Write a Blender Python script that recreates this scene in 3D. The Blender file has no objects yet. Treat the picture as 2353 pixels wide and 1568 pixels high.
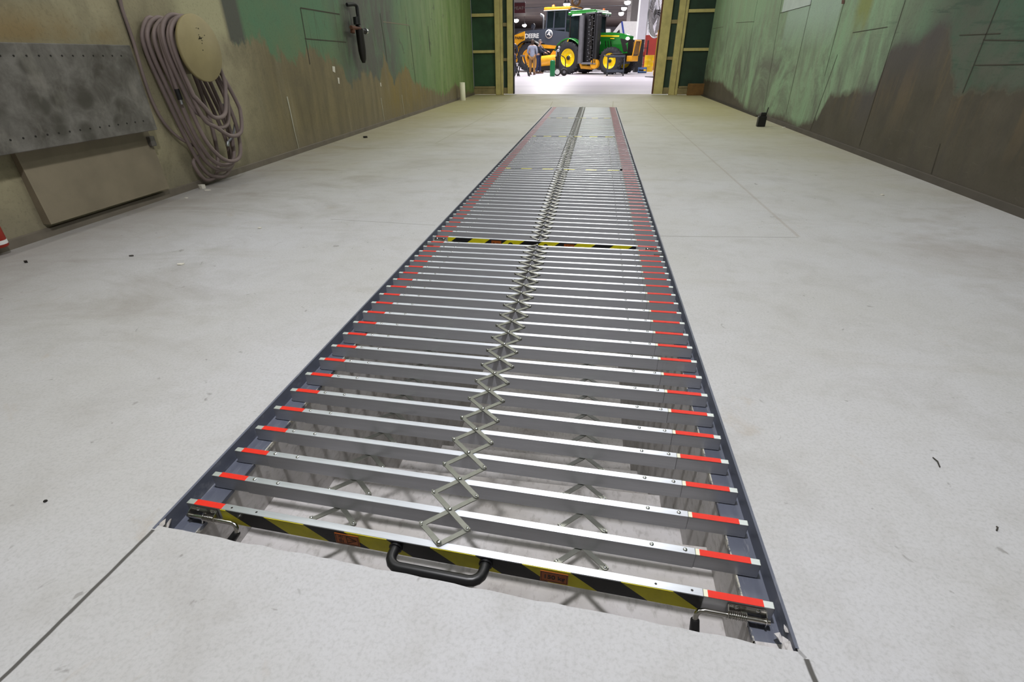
import bpy, bmesh, math, random
from mathutils import Vector, Matrix
random.seed(7)
SC = bpy.context.scene
COL = SC.collection
PI = math.pi

# ------------------------------------------------------------------ camera, world, lamps, exposure
W_, H_ = 2353.0, 1568.0
FPX, YAW, PITCH, ROLL, CH = 1159.526, -0.1540223, 0.5132240, -0.0091777, 0.9
FWD = Vector((math.sin(YAW)*math.cos(PITCH), math.cos(YAW)*math.cos(PITCH), -math.sin(PITCH)))
_r = Vector((math.cos(YAW), -math.sin(YAW), 0)); _u = _r.cross(FWD)
RGT = _r*math.cos(ROLL) + _u*math.sin(ROLL)
UPV = -_r*math.sin(ROLL) + _u*math.cos(ROLL)
cam_d = bpy.data.cameras.new('camera'); cam = bpy.data.objects.new('camera', cam_d); COL.objects.link(cam)
cam_d.sensor_fit = 'HORIZONTAL'; cam_d.sensor_width = 36.0; cam_d.lens = FPX/W_*36.0
cam_d.clip_start = 0.02; cam_d.clip_end = 400
cam.matrix_world = Matrix(((RGT.x, UPV.x, -FWD.x, 0), (RGT.y, UPV.y, -FWD.y, 0), (RGT.z, UPV.z, -FWD.z, CH), (0, 0, 0, 1)))
SC.camera = cam

world = bpy.data.worlds.new('world'); SC.world = world; world.use_nodes = True
world.node_tree.nodes['Background'].inputs[0].default_value = (0.9, 0.95, 1.0, 1)
world.node_tree.nodes['Background'].inputs[1].default_value = 0.03

def lamp(name, loc, size, power, col, rot=(0, 0, 0), spread=PI):
    l = bpy.data.lights.new(name, 'AREA'); l.shape = 'RECTANGLE'; l.size, l.size_y = size
    l.energy = power; l.color = col; l.spread = spread
    o = bpy.data.objects.new(name, l); COL.objects.link(o); o.location = loc; o.rotation_euler = rot
    return o
# booth lamps hang from the ceiling along the pit
lamp('booth_lamp', (-0.22, 0.75, 3.3), (0.2, 0.2), 100, (0.97, 0.965, 1.0))
lamp('booth_lamp', (0.15, 4.0, 3.6), (0.5, 1.0), 44, (1.0, 1.0, 0.96))
lamp('booth_lamp', (-0.1, 8.2, 3.6), (0.5, 1.2), 52, (1.0, 0.99, 0.88))
lamp('booth_lamp', (-0.1, 12.4, 3.6), (0.5, 1.2), 70, (1.0, 0.99, 0.86))
lamp('booth_strip_lamp', (-2.75, 6.0, 3.95), (0.25, 12.0), 66, (1.0, 1.0, 0.97), (0, -0.6, 0))
lamp('booth_strip_lamp', (2.35, 6.0, 3.95), (0.25, 12.0), 36, (1.0, 1.0, 0.95), (0, 0.6, 0))
# shop lamps (high bays over the shop floor)
for (sx, sy, pw) in ((-6, 20, 700), (4, 21, 700), (-8, 27, 1500), (2, 26.5, 1500), (9, 29, 1500), (-3, 31, 1300), (-3, 37, 2600), (7, 40, 2600), (-9, 46, 3000), (4, 54, 3500), (-6, 66, 4000), (6, 72, 4000), (-8, 88, 4500), (4, 96, 4500)):
    lamp('high_bay_lamp', (sx, sy, 6.6 if sy < 60 else 5.9), (1.6, 1.6), pw*0.33, (1.0, 0.97, 1.0))

SC.view_settings.view_transform = 'Standard'
try: SC.view_settings.look = 'None'
except Exception: pass
SC.view_settings.exposure = 0.0
SC.view_settings.gamma = 1.0
SC.view_settings.use_curve_mapping = False

def ray(px, py):
    return FWD + RGT*((px-W_/2)/FPX) + UPV*((H_/2-py)/FPX)
def gnd(px, py, z=0.0):
    d = ray(px, py); return Vector((0, 0, CH)) + d*((z-CH)/d.z)
def atx(px, py, X):
    d = ray(px, py); return Vector((0, 0, CH)) + d*(X/d.x)
def at(px, py, Y):
    d = ray(px, py); return Vector((0, 0, CH)) + d*(Y/d.y)

# ------------------------------------------------------------------ materials
def lin(c):
    c = c/255.0
    return c/12.92 if c <= 0.04045 else ((c+0.055)/1.055)**2.4
def K(r, g, b, f): return (lin(r)*f[0], lin(g)*f[1], lin(b)*f[2], 1.0)
def C(r, g, b): return (lin(r), lin(g), lin(b), 1.0)

class NT:
    def __init__(s, name):
        s.m = bpy.data.materials.new(name); s.m.use_nodes = True
        s.t = s.m.node_tree; s.b = s.t.nodes['Principled BSDF']; s._o = None
    def n(s, t): return s.t.nodes.new(t)
    def put(s, sock, v):
        if hasattr(v, 'links'): s.t.links.new(v, sock)
        else: sock.default_value = v
    def co(s):
        if not s._o: s._o = s.n('ShaderNodeTexCoord').outputs['Object']
        return s._o
    def sep(s, v=None):
        x = s.n('ShaderNodeSeparateXYZ'); s.put(x.inputs[0], v or s.co()); return x.outputs
    def sv(s, k, v=None):
        m = s.n('ShaderNodeVectorMath'); m.operation = 'MULTIPLY'; s.put(m.inputs[0], v or s.co()); m.inputs[1].default_value = k; return m.outputs[0]
    def noise(s, scale, detail=4, rough=0.55, v=None, dist=0.0):
        x = s.n('ShaderNodeTexNoise'); s.put(x.inputs['Vector'], v or s.co()); x.inputs['Scale'].default_value = scale
        x.inputs['Detail'].default_value = detail; x.inputs['Roughness'].default_value = rough; x.inputs['Distortion'].default_value = dist
        return x.outputs[0]
    def ma(s, op, a, b=0.0, c=0.0, clamp=False):
        x = s.n('ShaderNodeMath'); x.operation = op; x.use_clamp = clamp
        s.put(x.inputs[0], a); s.put(x.inputs[1], b); s.put(x.inputs[2], c); return x.outputs[0]
    def mr(s, v, a, b, c=0.0, d=1.0, smooth=False):
        x = s.n('ShaderNodeMapRange'); x.clamp = True
        if smooth: x.interpolation_type = 'SMOOTHSTEP'
        s.put(x.inputs[0], v); x.inputs[1].default_value = a; x.inputs[2].default_value = b; x.inputs[3].default_value = c; x.inputs[4].default_value = d
        return x.outputs[0]
    def mix(s, f, a, b):
        x = s.n('ShaderNodeMix'); x.data_type = 'RGBA'
        s.put(x.inputs[0], f); s.put(x.inputs[6], a); s.put(x.inputs[7], b); return x.outputs[2]
    def curve(s, v, pts):
        r = s.n('ShaderNodeValToRGB'); s.put(r.inputs[0], v); e = r.color_ramp.elements
        while len(e) > 1: e.remove(e[-1])
        e[0].position = pts[0][0]; e[0].color = (pts[0][1],)*3+(1,)
        for p, q in pts[1:]:
            k = e.new(p); k.color = (q,)*3+(1,)
        return r.outputs[0]
    def bump(s, h, strength=0.3, dist=0.01):
        x = s.n('ShaderNodeBump'); x.inputs['Strength'].default_value = strength; x.inputs['Distance'].default_value = dist
        s.put(x.inputs['Height'], h); s.put(s.b.inputs['Normal'], x.outputs[0])
    def fin(s, col, rough=0.6, metal=0.0, spec=None):
        s.put(s.b.inputs['Base Color'], col); s.put(s.b.inputs['Roughness'], rough); s.put(s.b.inputs['Metallic'], metal)
        if spec is not None: s.b.inputs['Specular IOR Level'].default_value = spec
        return s.m

def paint(name, rgb, rough=0.5, metal=0.0, var=0.12, scale=9.0, spec=None):
    t = NT(name); c = C(*rgb); d = tuple(v*(1-var*1.6) for v in c[:3])+(1,)
    f = t.mr(t.noise(scale, 5), 0.35, 0.7)
    return t.fin(t.mix(f, c, d), rough, metal, spec)
def glow(name, rgb, power):
    t = NT(name); t.b.inputs['Emission Color'].default_value = C(*rgb); t.b.inputs['Emission Strength'].default_value = power
    return t.fin(C(*rgb), 0.5)
def glass(name, rgb, alpha=0.55):
    t = NT(name)
    tr = t.n('ShaderNodeBsdfTransparent'); tr.inputs[0].default_value = C(*rgb)
    mx = t.n('ShaderNodeMixShader'); mx.inputs[0].default_value = alpha
    t.fin(C(rgb[0]*0.35, rgb[1]*0.35, rgb[2]*0.35), 0.06)
    t.t.links.new(tr.outputs[0], mx.inputs[1]); t.t.links.new(t.b.outputs[0], mx.inputs[2])
    t.t.links.new(mx.outputs[0], t.t.nodes['Material Output'].inputs[0])
    return t.m

def m_floor():
    t = NT('concrete_floor'); x, y, z = t.sep()
    big = t.noise(0.55, 5, 0.6); mid = t.noise(3.2, 6, 0.62, dist=0.4); fine = t.noise(130, 3, 0.6)
    c = t.mix(t.mr(big, 0.36, 0.66), C(188, 188, 191), C(176, 175, 172))
    c = t.mix(t.ma('MULTIPLY', t.mr(mid, 0.52, 0.78), 0.34), c, C(142, 138, 131))
    st = t.noise(2.2, 5, 0.6, t.sv((0.35, 1.6, 1)))
    c = t.mix(t.ma('MULTIPLY', t.mr(st, 0.58, 0.74), 0.35), c, C(156, 150, 138))
    sp = t.noise(38, 6, 0.75)
    c = t.mix(t.ma('MULTIPLY', t.mr(sp, 0.45, 0.85), 0.2), c, C(152, 149, 145))
    pit = t.mr(t.noise(21, 3, 0.5, None, 0.8), 0.70, 0.76)
    c = t.mix(t.ma('MULTIPLY', pit, 0.55), c, C(112, 109, 104))
    cl = t.noise(7, 6, 0.7, None, 0.5)
    c = t.mix(t.ma('MULTIPLY', t.mr(cl, 0.5, 0.72), 0.22), c, C(150, 146, 138))
    tanst = t.ma('MULTIPLY', t.mr(t.noise(2.6, 6, 0.7, None, 0.8), 0.63, 0.69), 0.3)
    c = t.mix(tanst, c, C(166, 152, 134))
    c = t.mix(t.ma('MULTIPLY', t.mr(fine, 0.46, 0.74), 0.3), c, C(132, 130, 127))
    # brown scuffed dirt in patches on the left side and along the wall foot
    dn = t.noise(1.3, 6, 0.65, t.sv((0.7, 1.5, 1)), 0.6)
    dm = t.ma('MULTIPLY', t.mr(dn, 0.5, 0.68), t.mr(x, -0.9, -2.6))
    c = t.mix(t.ma('MULTIPLY', dm, 0.65), c, C(128, 120, 108))
    ft = t.ma('MULTIPLY', t.mr(t.ma('ADD', x, t.ma('MULTIPLY', t.ma('SUBTRACT', dn, 0.5), 1.2)), -2.1, -3.0), t.mr(y, 12, 9))
    c = t.mix(t.ma('MULTIPLY', ft, 0.5), c, C(122, 114, 104))
    dr = t.ma('MULTIPLY', t.mr(t.noise(0.9, 6, 0.65, t.sv((0.8, 1.3, 1)), 0.5), 0.52, 0.68), t.mr(x, 0.9, 2.2))
    c = t.mix(t.ma('MULTIPLY', dr, 0.5), c, C(136, 124, 112))
    # yellower towards the far end of the booth, less along its middle
    far_yellow = t.ma('MULTIPLY', t.mr(t.ma('ADD', y, t.ma('MULTIPLY', t.ma('SUBTRACT', big, 0.5), 4.0)), 4.0, 11.0), t.mr(t.ma('ABSOLUTE', t.ma('ADD', x, 0.25)), 0.1, 2.4))
    c = t.mix(t.ma('MULTIPLY', far_yellow, 0.8), c, C(172, 164, 114))
    # saw-cut joints
    wob = t.ma('MULTIPLY', t.ma('SUBTRACT', t.noise(6, 3), 0.5), 0.012)
    def line(a, b, w, lo, hi, strength, col):
        nonlocal c
        # line through ground points a, b ; w half width ; lo..hi range of the parameter
        ax, ay = a; bx, by = b; L = math.hypot(bx-ax, by-ay); ux, uy = (bx-ax)/L, (by-ay)/L
        dx = t.ma('SUBTRACT', x, ax); dy = t.ma('SUBTRACT', y, ay)
        par = t.ma('ADD', t.ma('MULTIPLY', dx, ux), t.ma('MULTIPLY', dy, uy))
        per = t.ma('ABSOLUTE', t.ma('ADD', t.ma('ADD', t.ma('MULTIPLY', dx, -uy), t.ma('MULTIPLY', dy, ux)), wob))
        m = t.mr(per, w, w*0.55)
        m = t.ma('MULTIPLY', m, t.ma('MULTIPLY', t.ma('GREATER_THAN', par, lo*L), t.ma('LESS_THAN', par, hi*L)))
        c = t.mix(t.ma('MULTIPLY', m, strength), c, col)
    g = lambda px, py: (lambda v: (v.x, v.y))(gnd(px, py))
    dark = C(72, 70, 66)
    line(g(352, 1218), g(0, 1565), 0.0055, 0, 1.6, 0.95, dark)
    line(g(1850, 1515), g(1872, 1568), 0.006, 0, 3, 0.95, dark)
    line(g(1815, 1480), g(1850, 1515), 0.004, 0, 1, 0.5, dark)
    line(g(760, 504), g(1000, 518), 0.006, 0, 1, 0.5, C(110, 108, 100))
    line(g(1515, 543), g(1835, 546), 0.006, 0, 1, 0.5, C(110, 108, 100))
    line(g(1484, 233), g(1836, 545), 0.012, 0, 1.0, 0.28, C(140, 122, 108))
    line(g(1165, 240), g(1000, 330), 0.014, 0, 1.0, 0.3, C(140, 132, 112))
    line(g(1195, 312), g(1060, 315), 0.012, 0, 1.0, 0.3, C(135, 130, 115))
    line(g(1270, 233), g(1264, 246), 0.012, 0, 1.0, 0.5, C(140, 132, 100))
    line(g(1408, 246), g(1409, 233), 0.012, 0, 1.0, 0.5, C(140, 132, 100))
    t.bump(fine, 0.10, 0.002)
    return t.fin(c, t.mr(mid, 0.3, 0.7, 0.62, 0.85), spec=0.35)

def m_shopfloor():
    t = NT('shop_floor_concrete'); x, y, z = t.sep()
    n = t.noise(0.4, 5, 0.6, t.sv((0.3, 1.2, 1)))
    c = t.mix(t.mr(n, 0.35, 0.7), C(200, 196, 202), C(178, 174, 182))
    return t.fin(c, 0.42, spec=0.4)

def wallmat(name, kind):
    t = NT(name); x, y, z = t.sep()
    streak = t.noise(1.0, 6, 0.65, t.sv((1, 7, 0.9)), 0.3); blot = t.noise(2.0, 6, 0.62); fine = t.noise(60, 3, 0.6)
    rs, ri = (0.16, 0.24) if kind == 'left' else (0.06, 0.16)
    rag = t.ma('ADD', t.ma('MULTIPLY', t.ma('SUBTRACT', streak, 0.5), rs), t.ma('MULTIPLY', t.ma('SUBTRACT', t.noise(5.0, 6, 0.62, t.sv((1, 1.5, 1.0))), 0.5), ri*1.8))
    yn = t.ma('DIVIDE', y, 16.0)
    if kind == 'left':
        F = (1.45, 1.62, 1.75); base = t.mix(t.mr(blot, 0.35, 0.68), K(134, 121, 94, F), K(112, 101, 78, F))
        F = (1.24, 1.3, 1.4); brown = t.mix(t.mr(streak, 0.35, 0.65), K(116, 104, 74, F), K(96, 86, 62, F))
        c = t.mix(t.mr(y, 4.5, 5.2), base, brown)
        och = t.ma('MULTIPLY', t.mr(y, 7.8, 8.6), t.mr(y, 11.5, 9.6))
        c = t.mix(t.ma('MULTIPLY', och, t.mr(streak, 0.3, 0.6)), c, C(128, 112, 62))
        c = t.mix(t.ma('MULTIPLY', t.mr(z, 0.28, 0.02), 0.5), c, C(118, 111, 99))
        gm = t.noise(1.7, 7, 0.7, t.sv((1, 1.2, 0.8)), 1.2)
        c = t.mix(t.ma('MULTIPLY', t.mr(gm, 0.5, 0.7), 0.5), c, C(96, 90, 72))
        wv = t.ma('MULTIPLY', t.mr(t.noise(1.4, 6, 0.65, t.sv((1, 3, 0.5)), 0.6), 0.58, 0.72), t.mr(y, 4.2, 5.0))
        c = t.mix(t.ma('MULTIPLY', wv, 0.5), c, C(140, 134, 112))
        # boundary height of the green paint
        P = [(548, 98), (600, 88), (640, 125), (690, 142), (712, 112), (745, 135), (778, 150), (800, 200), (832, 172), (872, 186), (884, 128), (905, 190), (935, 150), (952, 190), (1000, 212), (1032, 218), (1052, 196), (1085, 214)]
        pts = []
        for p in P:
            v = atx(p[0], p[1], -3.126-(0 if p[0] < 700 else 0.09)); pts.append((min(1, v.y/16), max(0.02, min(1.6, v.z))/2))
        zb = t.ma('MULTIPLY', t.curve(yn, [(0.0, 1.0), (0.2915, 1.0), (0.2925, pts[0][1])] + pts + [(0.97, 0.02)]), 2.0)
        g = t.mr(t.ma('ADD', t.ma('SUBTRACT', z, zb), rag), -0.02, 0.05)
        F = (1.5, 1.14, 1.17); gc = t.mix(t.mr(blot, 0.35, 0.7), K(72, 118, 88, F), K(86, 116, 84, F))
        gc = t.mix(t.mr(y, 8.6, 11.8), gc, t.mix(t.mr(streak, 0.35, 0.7), C(134, 152, 102), C(98, 130, 64)))
        # dark rubbed zone in the middle of the wall
        dz = t.ma('MULTIPLY', t.mr(y, 6.6, 7.1), t.mr(y, 9.3, 8.7))
        dk = t.ma('MULTIPLY', dz, t.mr(t.noise(1.6, 7, 0.7, t.sv((1, 3, 1.0)), 0.5), 0.3, 0.52))
        gc = t.mix(dk, gc, C(88, 90, 82))
        drip = t.ma('MULTIPLY', t.mr(t.noise(2.4, 6, 0.7, t.sv((1, 6, 0.55))), 0.58, 0.66), t.mr(y, 5.2, 6.6))
        gc = t.mix(t.ma('MULTIPLY', drip, 0.75), gc, C(74, 80, 62))
        smc = t.ma('MULTIPLY', t.mr(t.noise(4.5, 6, 0.7, None, 0.6), 0.6, 0.66), t.mr(y, 5.0, 7.0))
        gc = t.mix(t.ma('MULTIPLY', smc, 0.6), gc, C(80, 84, 68))
        c = t.mix(g, c, gc)
        # grey vertical band left of the green field, pale patch above the reel
        band = t.ma('MULTIPLY', t.ma('MULTIPLY', t.mr(y, 4.60, 4.66), t.mr(y, 4.90, 4.84)), t.mr(t.ma('ADD', z, rag), 1.0, 1.06))
        c = t.mix(band, c, C(84, 86, 78))
        pale = t.ma('MULTIPLY', t.ma('MULTIPLY', t.mr(y, 3.95, 4.15), t.mr(y, 4.66, 4.6)), t.mr(z, 1.0, 1.12))
        c = t.mix(t.ma('MULTIPLY', pale, 0.85), c, C(176, 172, 138))
        rust = t.ma('MULTIPLY', t.ma('MULTIPLY', t.mr(z, 0.96, 1.02), t.mr(z, 1.2, 1.06)), t.ma('MULTIPLY', t.mr(y, 3.5, 3.3), t.mr(blot, 0.42, 0.6)))
        c = t.mix(t.ma('MULTIPLY', rust, 0.6), c, C(142, 116, 70))
    else:
        base = t.mix(t.mr(blot, 0.35, 0.68), C(88, 82, 70), C(72, 67, 56))
        c = t.mix(t.ma('MULTIPLY', t.mr(t.noise(2.2, 6, 0.65, t.sv((1, 2, 0.6)), 0.5), 0.5, 0.7), 0.6), base, C(70, 66, 62))
        ochr = t.ma('MULTIPLY', t.mr(streak, 0.5, 0.62), t.mr(z, 0.2, 0.7))
        c = t.mix(t.ma('MULTIPLY', ochr, 0.45), c, C(118, 98, 70))
        P = [(1625, 185), (1660, 190), (1690, 225), (1720, 262), (1745, 268), (1800, 268), (1832, 292), (1868, 282), (1885, 262), (1905, 222), (1950, 212), (2010, 216), (2040, 122), (2062, 108), (2110, 104), (2150, 66), (2180, 62), (2189, 150), (2190, 218), (2240, 208), (2275, 212), (2310, 214), (2353, 208)]
        pts = []
        for p in P:
            v = atx(p[0], p[1], 2.675); pts.append((min(1, v.y/16), max(0.0, min(1.9, v.z))/2))
        pts.sort()
        zb = t.ma('MULTIPLY', t.curve(yn, [(0.0, 0.33)] + pts), 2.0)
        g = t.mr(t.ma('ADD', t.ma('SUBTRACT', z, zb), t.ma('MULTIPLY', rag, 0.7)), -0.02, 0.05)
        gc = t.mix(t.mr(streak, 0.30, 0.70), K(104, 132, 104, (1.8, 1.75, 1.75)), K(104, 120, 98, (1.75, 1.65, 1.7)))
        gc = t.mix(t.mr(y, 6.2, 5.0), gc, t.mix(t.mr(blot, 0.4, 0.65), C(70, 96, 78), C(76, 86, 72)))
        dk = t.ma('MULTIPLY', t.mr(t.noise(1.0, 7, 0.72, t.sv((1, 1.3, 0.9)), 1.4), 0.42, 0.62), t.mr(z, 1.8, 0.7))
        gc = t.mix(t.ma('MULTIPLY', dk, 0.85), gc, C(96, 95, 86))
        hl = t.ma('MULTIPLY', t.mr(t.noise(1.6, 6, 0.7, t.sv((1, 0.8, 9.0)), 0.2), 0.57, 0.63), t.mr(y, 6.4, 5.4))
        gc = t.mix(t.ma('MULTIPLY', hl, 0.7), gc, C(60, 80, 66))
        pale = t.ma('MULTIPLY', t.ma('MULTIPLY', t.mr(y, 7.3, 7.35), t.mr(y, 9.3, 9.2)), t.mr(z, 0.95, 1.35))
        gc = t.mix(t.ma('MULTIPLY', pale, 0.75), gc, C(160, 182, 170))
        yel = t.ma('MULTIPLY', t.ma('MULTIPLY', t.mr(y, 6.5, 6.6), t.mr(y, 6.95, 6.8)), t.mr(t.ma('ADD', z, rag), 1.05, 1.3))
        gc = t.mix(t.ma('MULTIPLY', yel, 0.8), gc, C(130, 138, 66))
        c = t.mix(g, c, gc)
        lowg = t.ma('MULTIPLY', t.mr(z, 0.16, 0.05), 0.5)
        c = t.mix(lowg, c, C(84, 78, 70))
        edge = t.mr(t.ma('ABSOLUTE', t.ma('ADD', t.ma('SUBTRACT', z, zb), t.ma('MULTIPLY', rag, 0.7))), 0.012, 0.004)
        c = t.mix(t.ma('MULTIPLY', edge, 0.10), c, C(130, 122, 104))
        tb = t.ma('MULTIPLY', t.ma('MULTIPLY', t.mr(y, 4.95, 5.15), t.mr(y, 6.35, 6.1)), t.ma('MULTIPLY', t.mr(t.ma('SUBTRACT', zb, z), -0.12, 0.0), t.mr(t.ma('SUBTRACT', zb, z), 0.45, 0.1)))
        c = t.mix(t.ma('MULTIPLY', tb, 0.7), c, C(78, 74, 74))
        sc = t.mr(t.noise(3.0, 5, 0.7, t.sv((1, 1.0, 6.0)), 0.5), 0.62, 0.70)
        c = t.mix(t.ma('MULTIPLY', t.ma('MULTIPLY', sc, t.mr(z, 0.5, 0.2)), 0.35), c, C(112, 106, 92))
    c = t.mix(t.ma('MULTIPLY', t.mr(fine, 0.52, 0.8), 0.3), c, C(60, 56, 48))
    t.bump(t.ma('ADD', t.ma('MULTIPLY', blot, 0.7), t.ma('MULTIPLY', fine, 0.2)), 0.25, 0.01)
    return t.fin(c, 0.62, spec=0.3)

def m_alu(name, rgb, rough, aniso, var=0.1, metal=1.0, sharp=0.0):
    t = NT(name); x, y, z = t.sep()
    n = t.noise(5, 5, 0.6, t.sv((0.6, 9, 9)))
    gr = t.noise(3.0, 4, 0.7, t.sv((1.2, 160, 160)))
    c = t.mix(t.mr(n, 0.35, 0.7), C(*rgb), tuple(v*(1-var) for v in C(*rgb)[:3])+(1,))
    c = t.mix(t.ma('MULTIPLY', t.mr(gr, 0.5, 0.75), 0.25), c, tuple(v*0.75 for v in C(*rgb)[:3])+(1,))
    b = t.b
    tg = t.n('ShaderNodeTangent'); tg.direction_type = 'UV_MAP'; tg.uv_map = 'UVMap'
    b.inputs['Anisotropic'].default_value = aniso
    t.t.links.new(tg.outputs[0], b.inputs['Tangent'])
    if sharp > 0:
        an = t.n('ShaderNodeBsdfAnisotropic'); an.inputs['Color'].default_value = C(*rgb); an.inputs['Roughness'].default_value = 0.30; an.inputs['Anisotropy'].default_value = 0.94
        t.t.links.new(tg.outputs[0], an.inputs['Tangent'])
        mx = t.n('ShaderNodeMixShader'); mx.inputs[0].default_value = sharp
        t.t.links.new(b.outputs[0], mx.inputs[1]); t.t.links.new(an.outputs[0], mx.inputs[2]); t.t.links.new(mx.outputs[0], t.t.nodes['Material Output'].inputs[0])
    return t.fin(c, t.mr(n, 0.3, 0.7, rough*0.9, rough*1.12), metal)

def m_stripe(name, sgn, off):
    t = NT(name); x, y, z = t.sep()
    s = t.ma('ADD', t.ma('ADD', x, t.ma('MULTIPLY', z, 1.35*sgn)), off)
    f = t.ma('LESS_THAN', t.ma('MODULO', t.ma('ADD', s, 5.94), 0.198), 0.099)
    n = t.mr(t.noise(30, 4), 0.4, 0.7)
    c = t.mix(f, C(26, 26, 27), t.mix(n, C(214, 204, 24), C(198, 188, 20)))
    return t.fin(c, 0.32)

def m_board():
    t = NT('scuffed_board'); x, y, z = t.sep()
    n = t.noise(3.0, 6, 0.65, t.sv((1, 2.2, 2.0)), 0.4); st = t.noise(6, 5, 0.6, t.sv((1, 1.0, 0.4)))
    blob = t.n('ShaderNodeTexVoronoi'); t.put(blob.inputs['Vector'], t.sv((1, 5.5, 6.5))); blob.inputs['Scale'].default_value = 1.0
    c = t.mix(t.mr(n, 0.35, 0.68), C(112, 109, 103), C(70, 66, 59))
    bl = t.ma('MULTIPLY', t.mr(blob.outputs[0], 0.42, 0.3), t.mr(t.noise(2.4, 3), 0.46, 0.56))
    c = t.mix(t.ma('MULTIPLY', bl, 0.75), c, C(58, 55, 46))
    c = t.mix(t.ma('MULTIPLY', t.mr(st, 0.55, 0.72), 0.5), c, C(142, 138, 128))
    c = t.mix(t.ma('MULTIPLY', t.mr(t.noise(40, 3), 0.5, 0.8), 0.3), c, C(66, 63, 58))
    return t.fin(c, 0.6)

def m_pitconc():
    t = NT('pit_concrete')
    n = t.noise(2.5, 6, 0.65); f = t.noise(55, 4, 0.6, t.sv((1, 0.5, 1))); st = t.noise(4, 5, 0.6, t.sv((0.4, 5, 5)))
    c = t.mix(t.mr(n, 0.35, 0.7), C(190, 187, 187), C(160, 155, 150))
    c = t.mix(t.ma('MULTIPLY', t.mr(f, 0.52, 0.72), 0.45), c, C(104, 98, 88))
    c = t.mix(t.ma('MULTIPLY', t.mr(st, 0.52, 0.7), 0.3), c, C(186, 180, 172))
    t.bump(f, 0.3, 0.004)
    return t.fin(c, 0.8)

def m_ledge():
    t = NT('slate_painted_steel')
    n = t.noise(4, 6, 0.65, t.sv((1, 0.5, 1))); s = t.noise(12, 5, 0.7, t.sv((6, 0.7, 1)))
    c = t.mix(t.mr(n, 0.35, 0.7), C(100, 104, 118), C(78, 82, 94))
    c = t.mix(t.ma('MULTIPLY', t.mr(s, 0.58, 0.72), 0.6), c, C(150, 152, 156))
    return t.fin(c, 0.42, spec=0.5)

def m_lip():
    t = NT('chipped_ledge_lip'); n = t.noise(9, 5, 0.7, t.sv((1, 1.2, 1)))
    return t.fin(t.mix(t.mr(n, 0.47, 0.53), C(84, 88, 100), C(196, 192, 178)), 0.6)

def m_ribs(name, a, b, period, rough=0.7):
    t = NT(name); x, y, z = t.sep()
    w = t.ma('LESS_THAN', t.ma('MODULO', t.ma('ADD', y, 100), period), period*0.5)
    n = t.noise(0.5, 4)
    c = t.mix(w, t.mix(t.mr(n, 0.3, 0.7), C(*a), C(a[0]*0.85, a[1]*0.85, a[2]*0.85)), C(*b))
    return t.fin(c, rough)

M = {}
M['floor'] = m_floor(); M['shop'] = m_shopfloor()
M['wl'] = wallmat('painted_wall_left', 'left'); M['wr'] = wallmat('painted_wall_right', 'right')
M['alu_top'] = m_alu('brushed_aluminium', (234, 238, 245), 0.48, 0.75, 0.2)
M['alu_side'] = m_alu('brushed_aluminium_shaded', (200, 201, 206), 0.56, 0.5, 0.1, 0.88)  # same metal in a darker tone, shade put into the upright slat faces
M['alu_end'] = m_alu('dull_aluminium', (232, 238, 236), 0.52, 0.5)
M['link'] = paint('zinc_plated_steel', (150, 151, 143), 0.4, 1.0, 0.12, 30)
M['screw'] = paint('screw_steel', (225, 226, 228), 0.16, 1.0, 0.04, 30)
M['chrome'] = paint('latch_steel', (205, 203, 198), 0.2, 1.0, 0.06, 20)
M['red_tape'] = paint('red_reflective_tape', (222, 42, 26), 0.3, 0.0, 0.05, 40, 0.6)
M['cream'] = paint('cream_plastic', (226, 224, 200), 0.45, 0.0, 0.05)
M['tapeA'] = m_stripe('hazard_stripes', 1, 0.04); M['tapeB'] = m_stripe('hazard_stripes_reversed', -1, 0.0)
M['sticker'] = paint('orange_sticker', (176, 92, 30), 0.4, 0.0, 0.08, 60)
M['ink'] = paint('black_ink', (22, 18, 14), 0.5, 0.0, 0.02)
M['black'] = paint('black_plastic', (24, 24, 26), 0.38, 0.0, 0.08, 20)
M['rubber'] = paint('black_rubber', (34, 34, 34), 0.7, 0.0, 0.1, 20)
M['pit'] = m_pitconc(); M['ledge'] = m_ledge()
M['board'] = m_board(); M['lip'] = m_lip()
M['tan'] = paint('dusty_tan_panel', (128, 118, 98), 0.7, 0.0, 0.14, 5)
M['reel'] = paint('tan_painted_disc', (150, 138, 98), 0.6, 0.0, 0.1, 7)
M['hose'] = paint('dusty_mauve_rubber_hose', (128, 113, 109), 0.6, 0.0, 0.16, 5)
M['angle'] = paint('dusty_angle_iron', (112, 104, 92), 0.6, 0.0, 0.15, 6)
M['angle_d'] = paint('dark_angle_iron', (84, 78, 70), 0.6, 0.0, 0.15, 6)
M['seam'] = paint('wall_joint_shadow_gap', (62, 58, 46), 0.8, 0.0, 0.1)
M['pale'] = paint('pale_blue_grey_paint', (186, 200, 196), 0.6, 0.0, 0.12, 3)
M['chalk'] = paint('chalk_white_scratch', (178, 176, 160), 0.8, 0.0, 0.1, 20)
M['white'] = paint('white_paint', (222, 222, 220), 0.5, 0.0, 0.05)
M['paper'] = paint('paper_white', (212, 208, 196), 0.8, 0.0, 0.05)
M['twig'] = paint('dark_debris', (58, 54, 48), 0.8, 0.0, 0.1)
M['olive'] = paint('olive_door_frame', (200, 186, 124), 0.6, 0.0, 0.16, 6)
M['olive_d'] = paint('dirty_olive_door_foot', (146, 132, 94), 0.7, 0.0, 0.18, 8)
M['dgreen'] = paint('dark_green_door_panel', (46, 82, 56), 0.6, 0.0, 0.3, 4)
M['dgreen2'] = paint('darker_green_door_panel', (34, 60, 46), 0.6, 0.0, 0.25, 4)
M['rust'] = paint('rust_brown_edge', (96, 58, 38), 0.7, 0.0, 0.2, 12)
M['yellow'] = paint('yellow_paint', (236, 190, 20), 0.35, 0.0, 0.06, 6)
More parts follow.
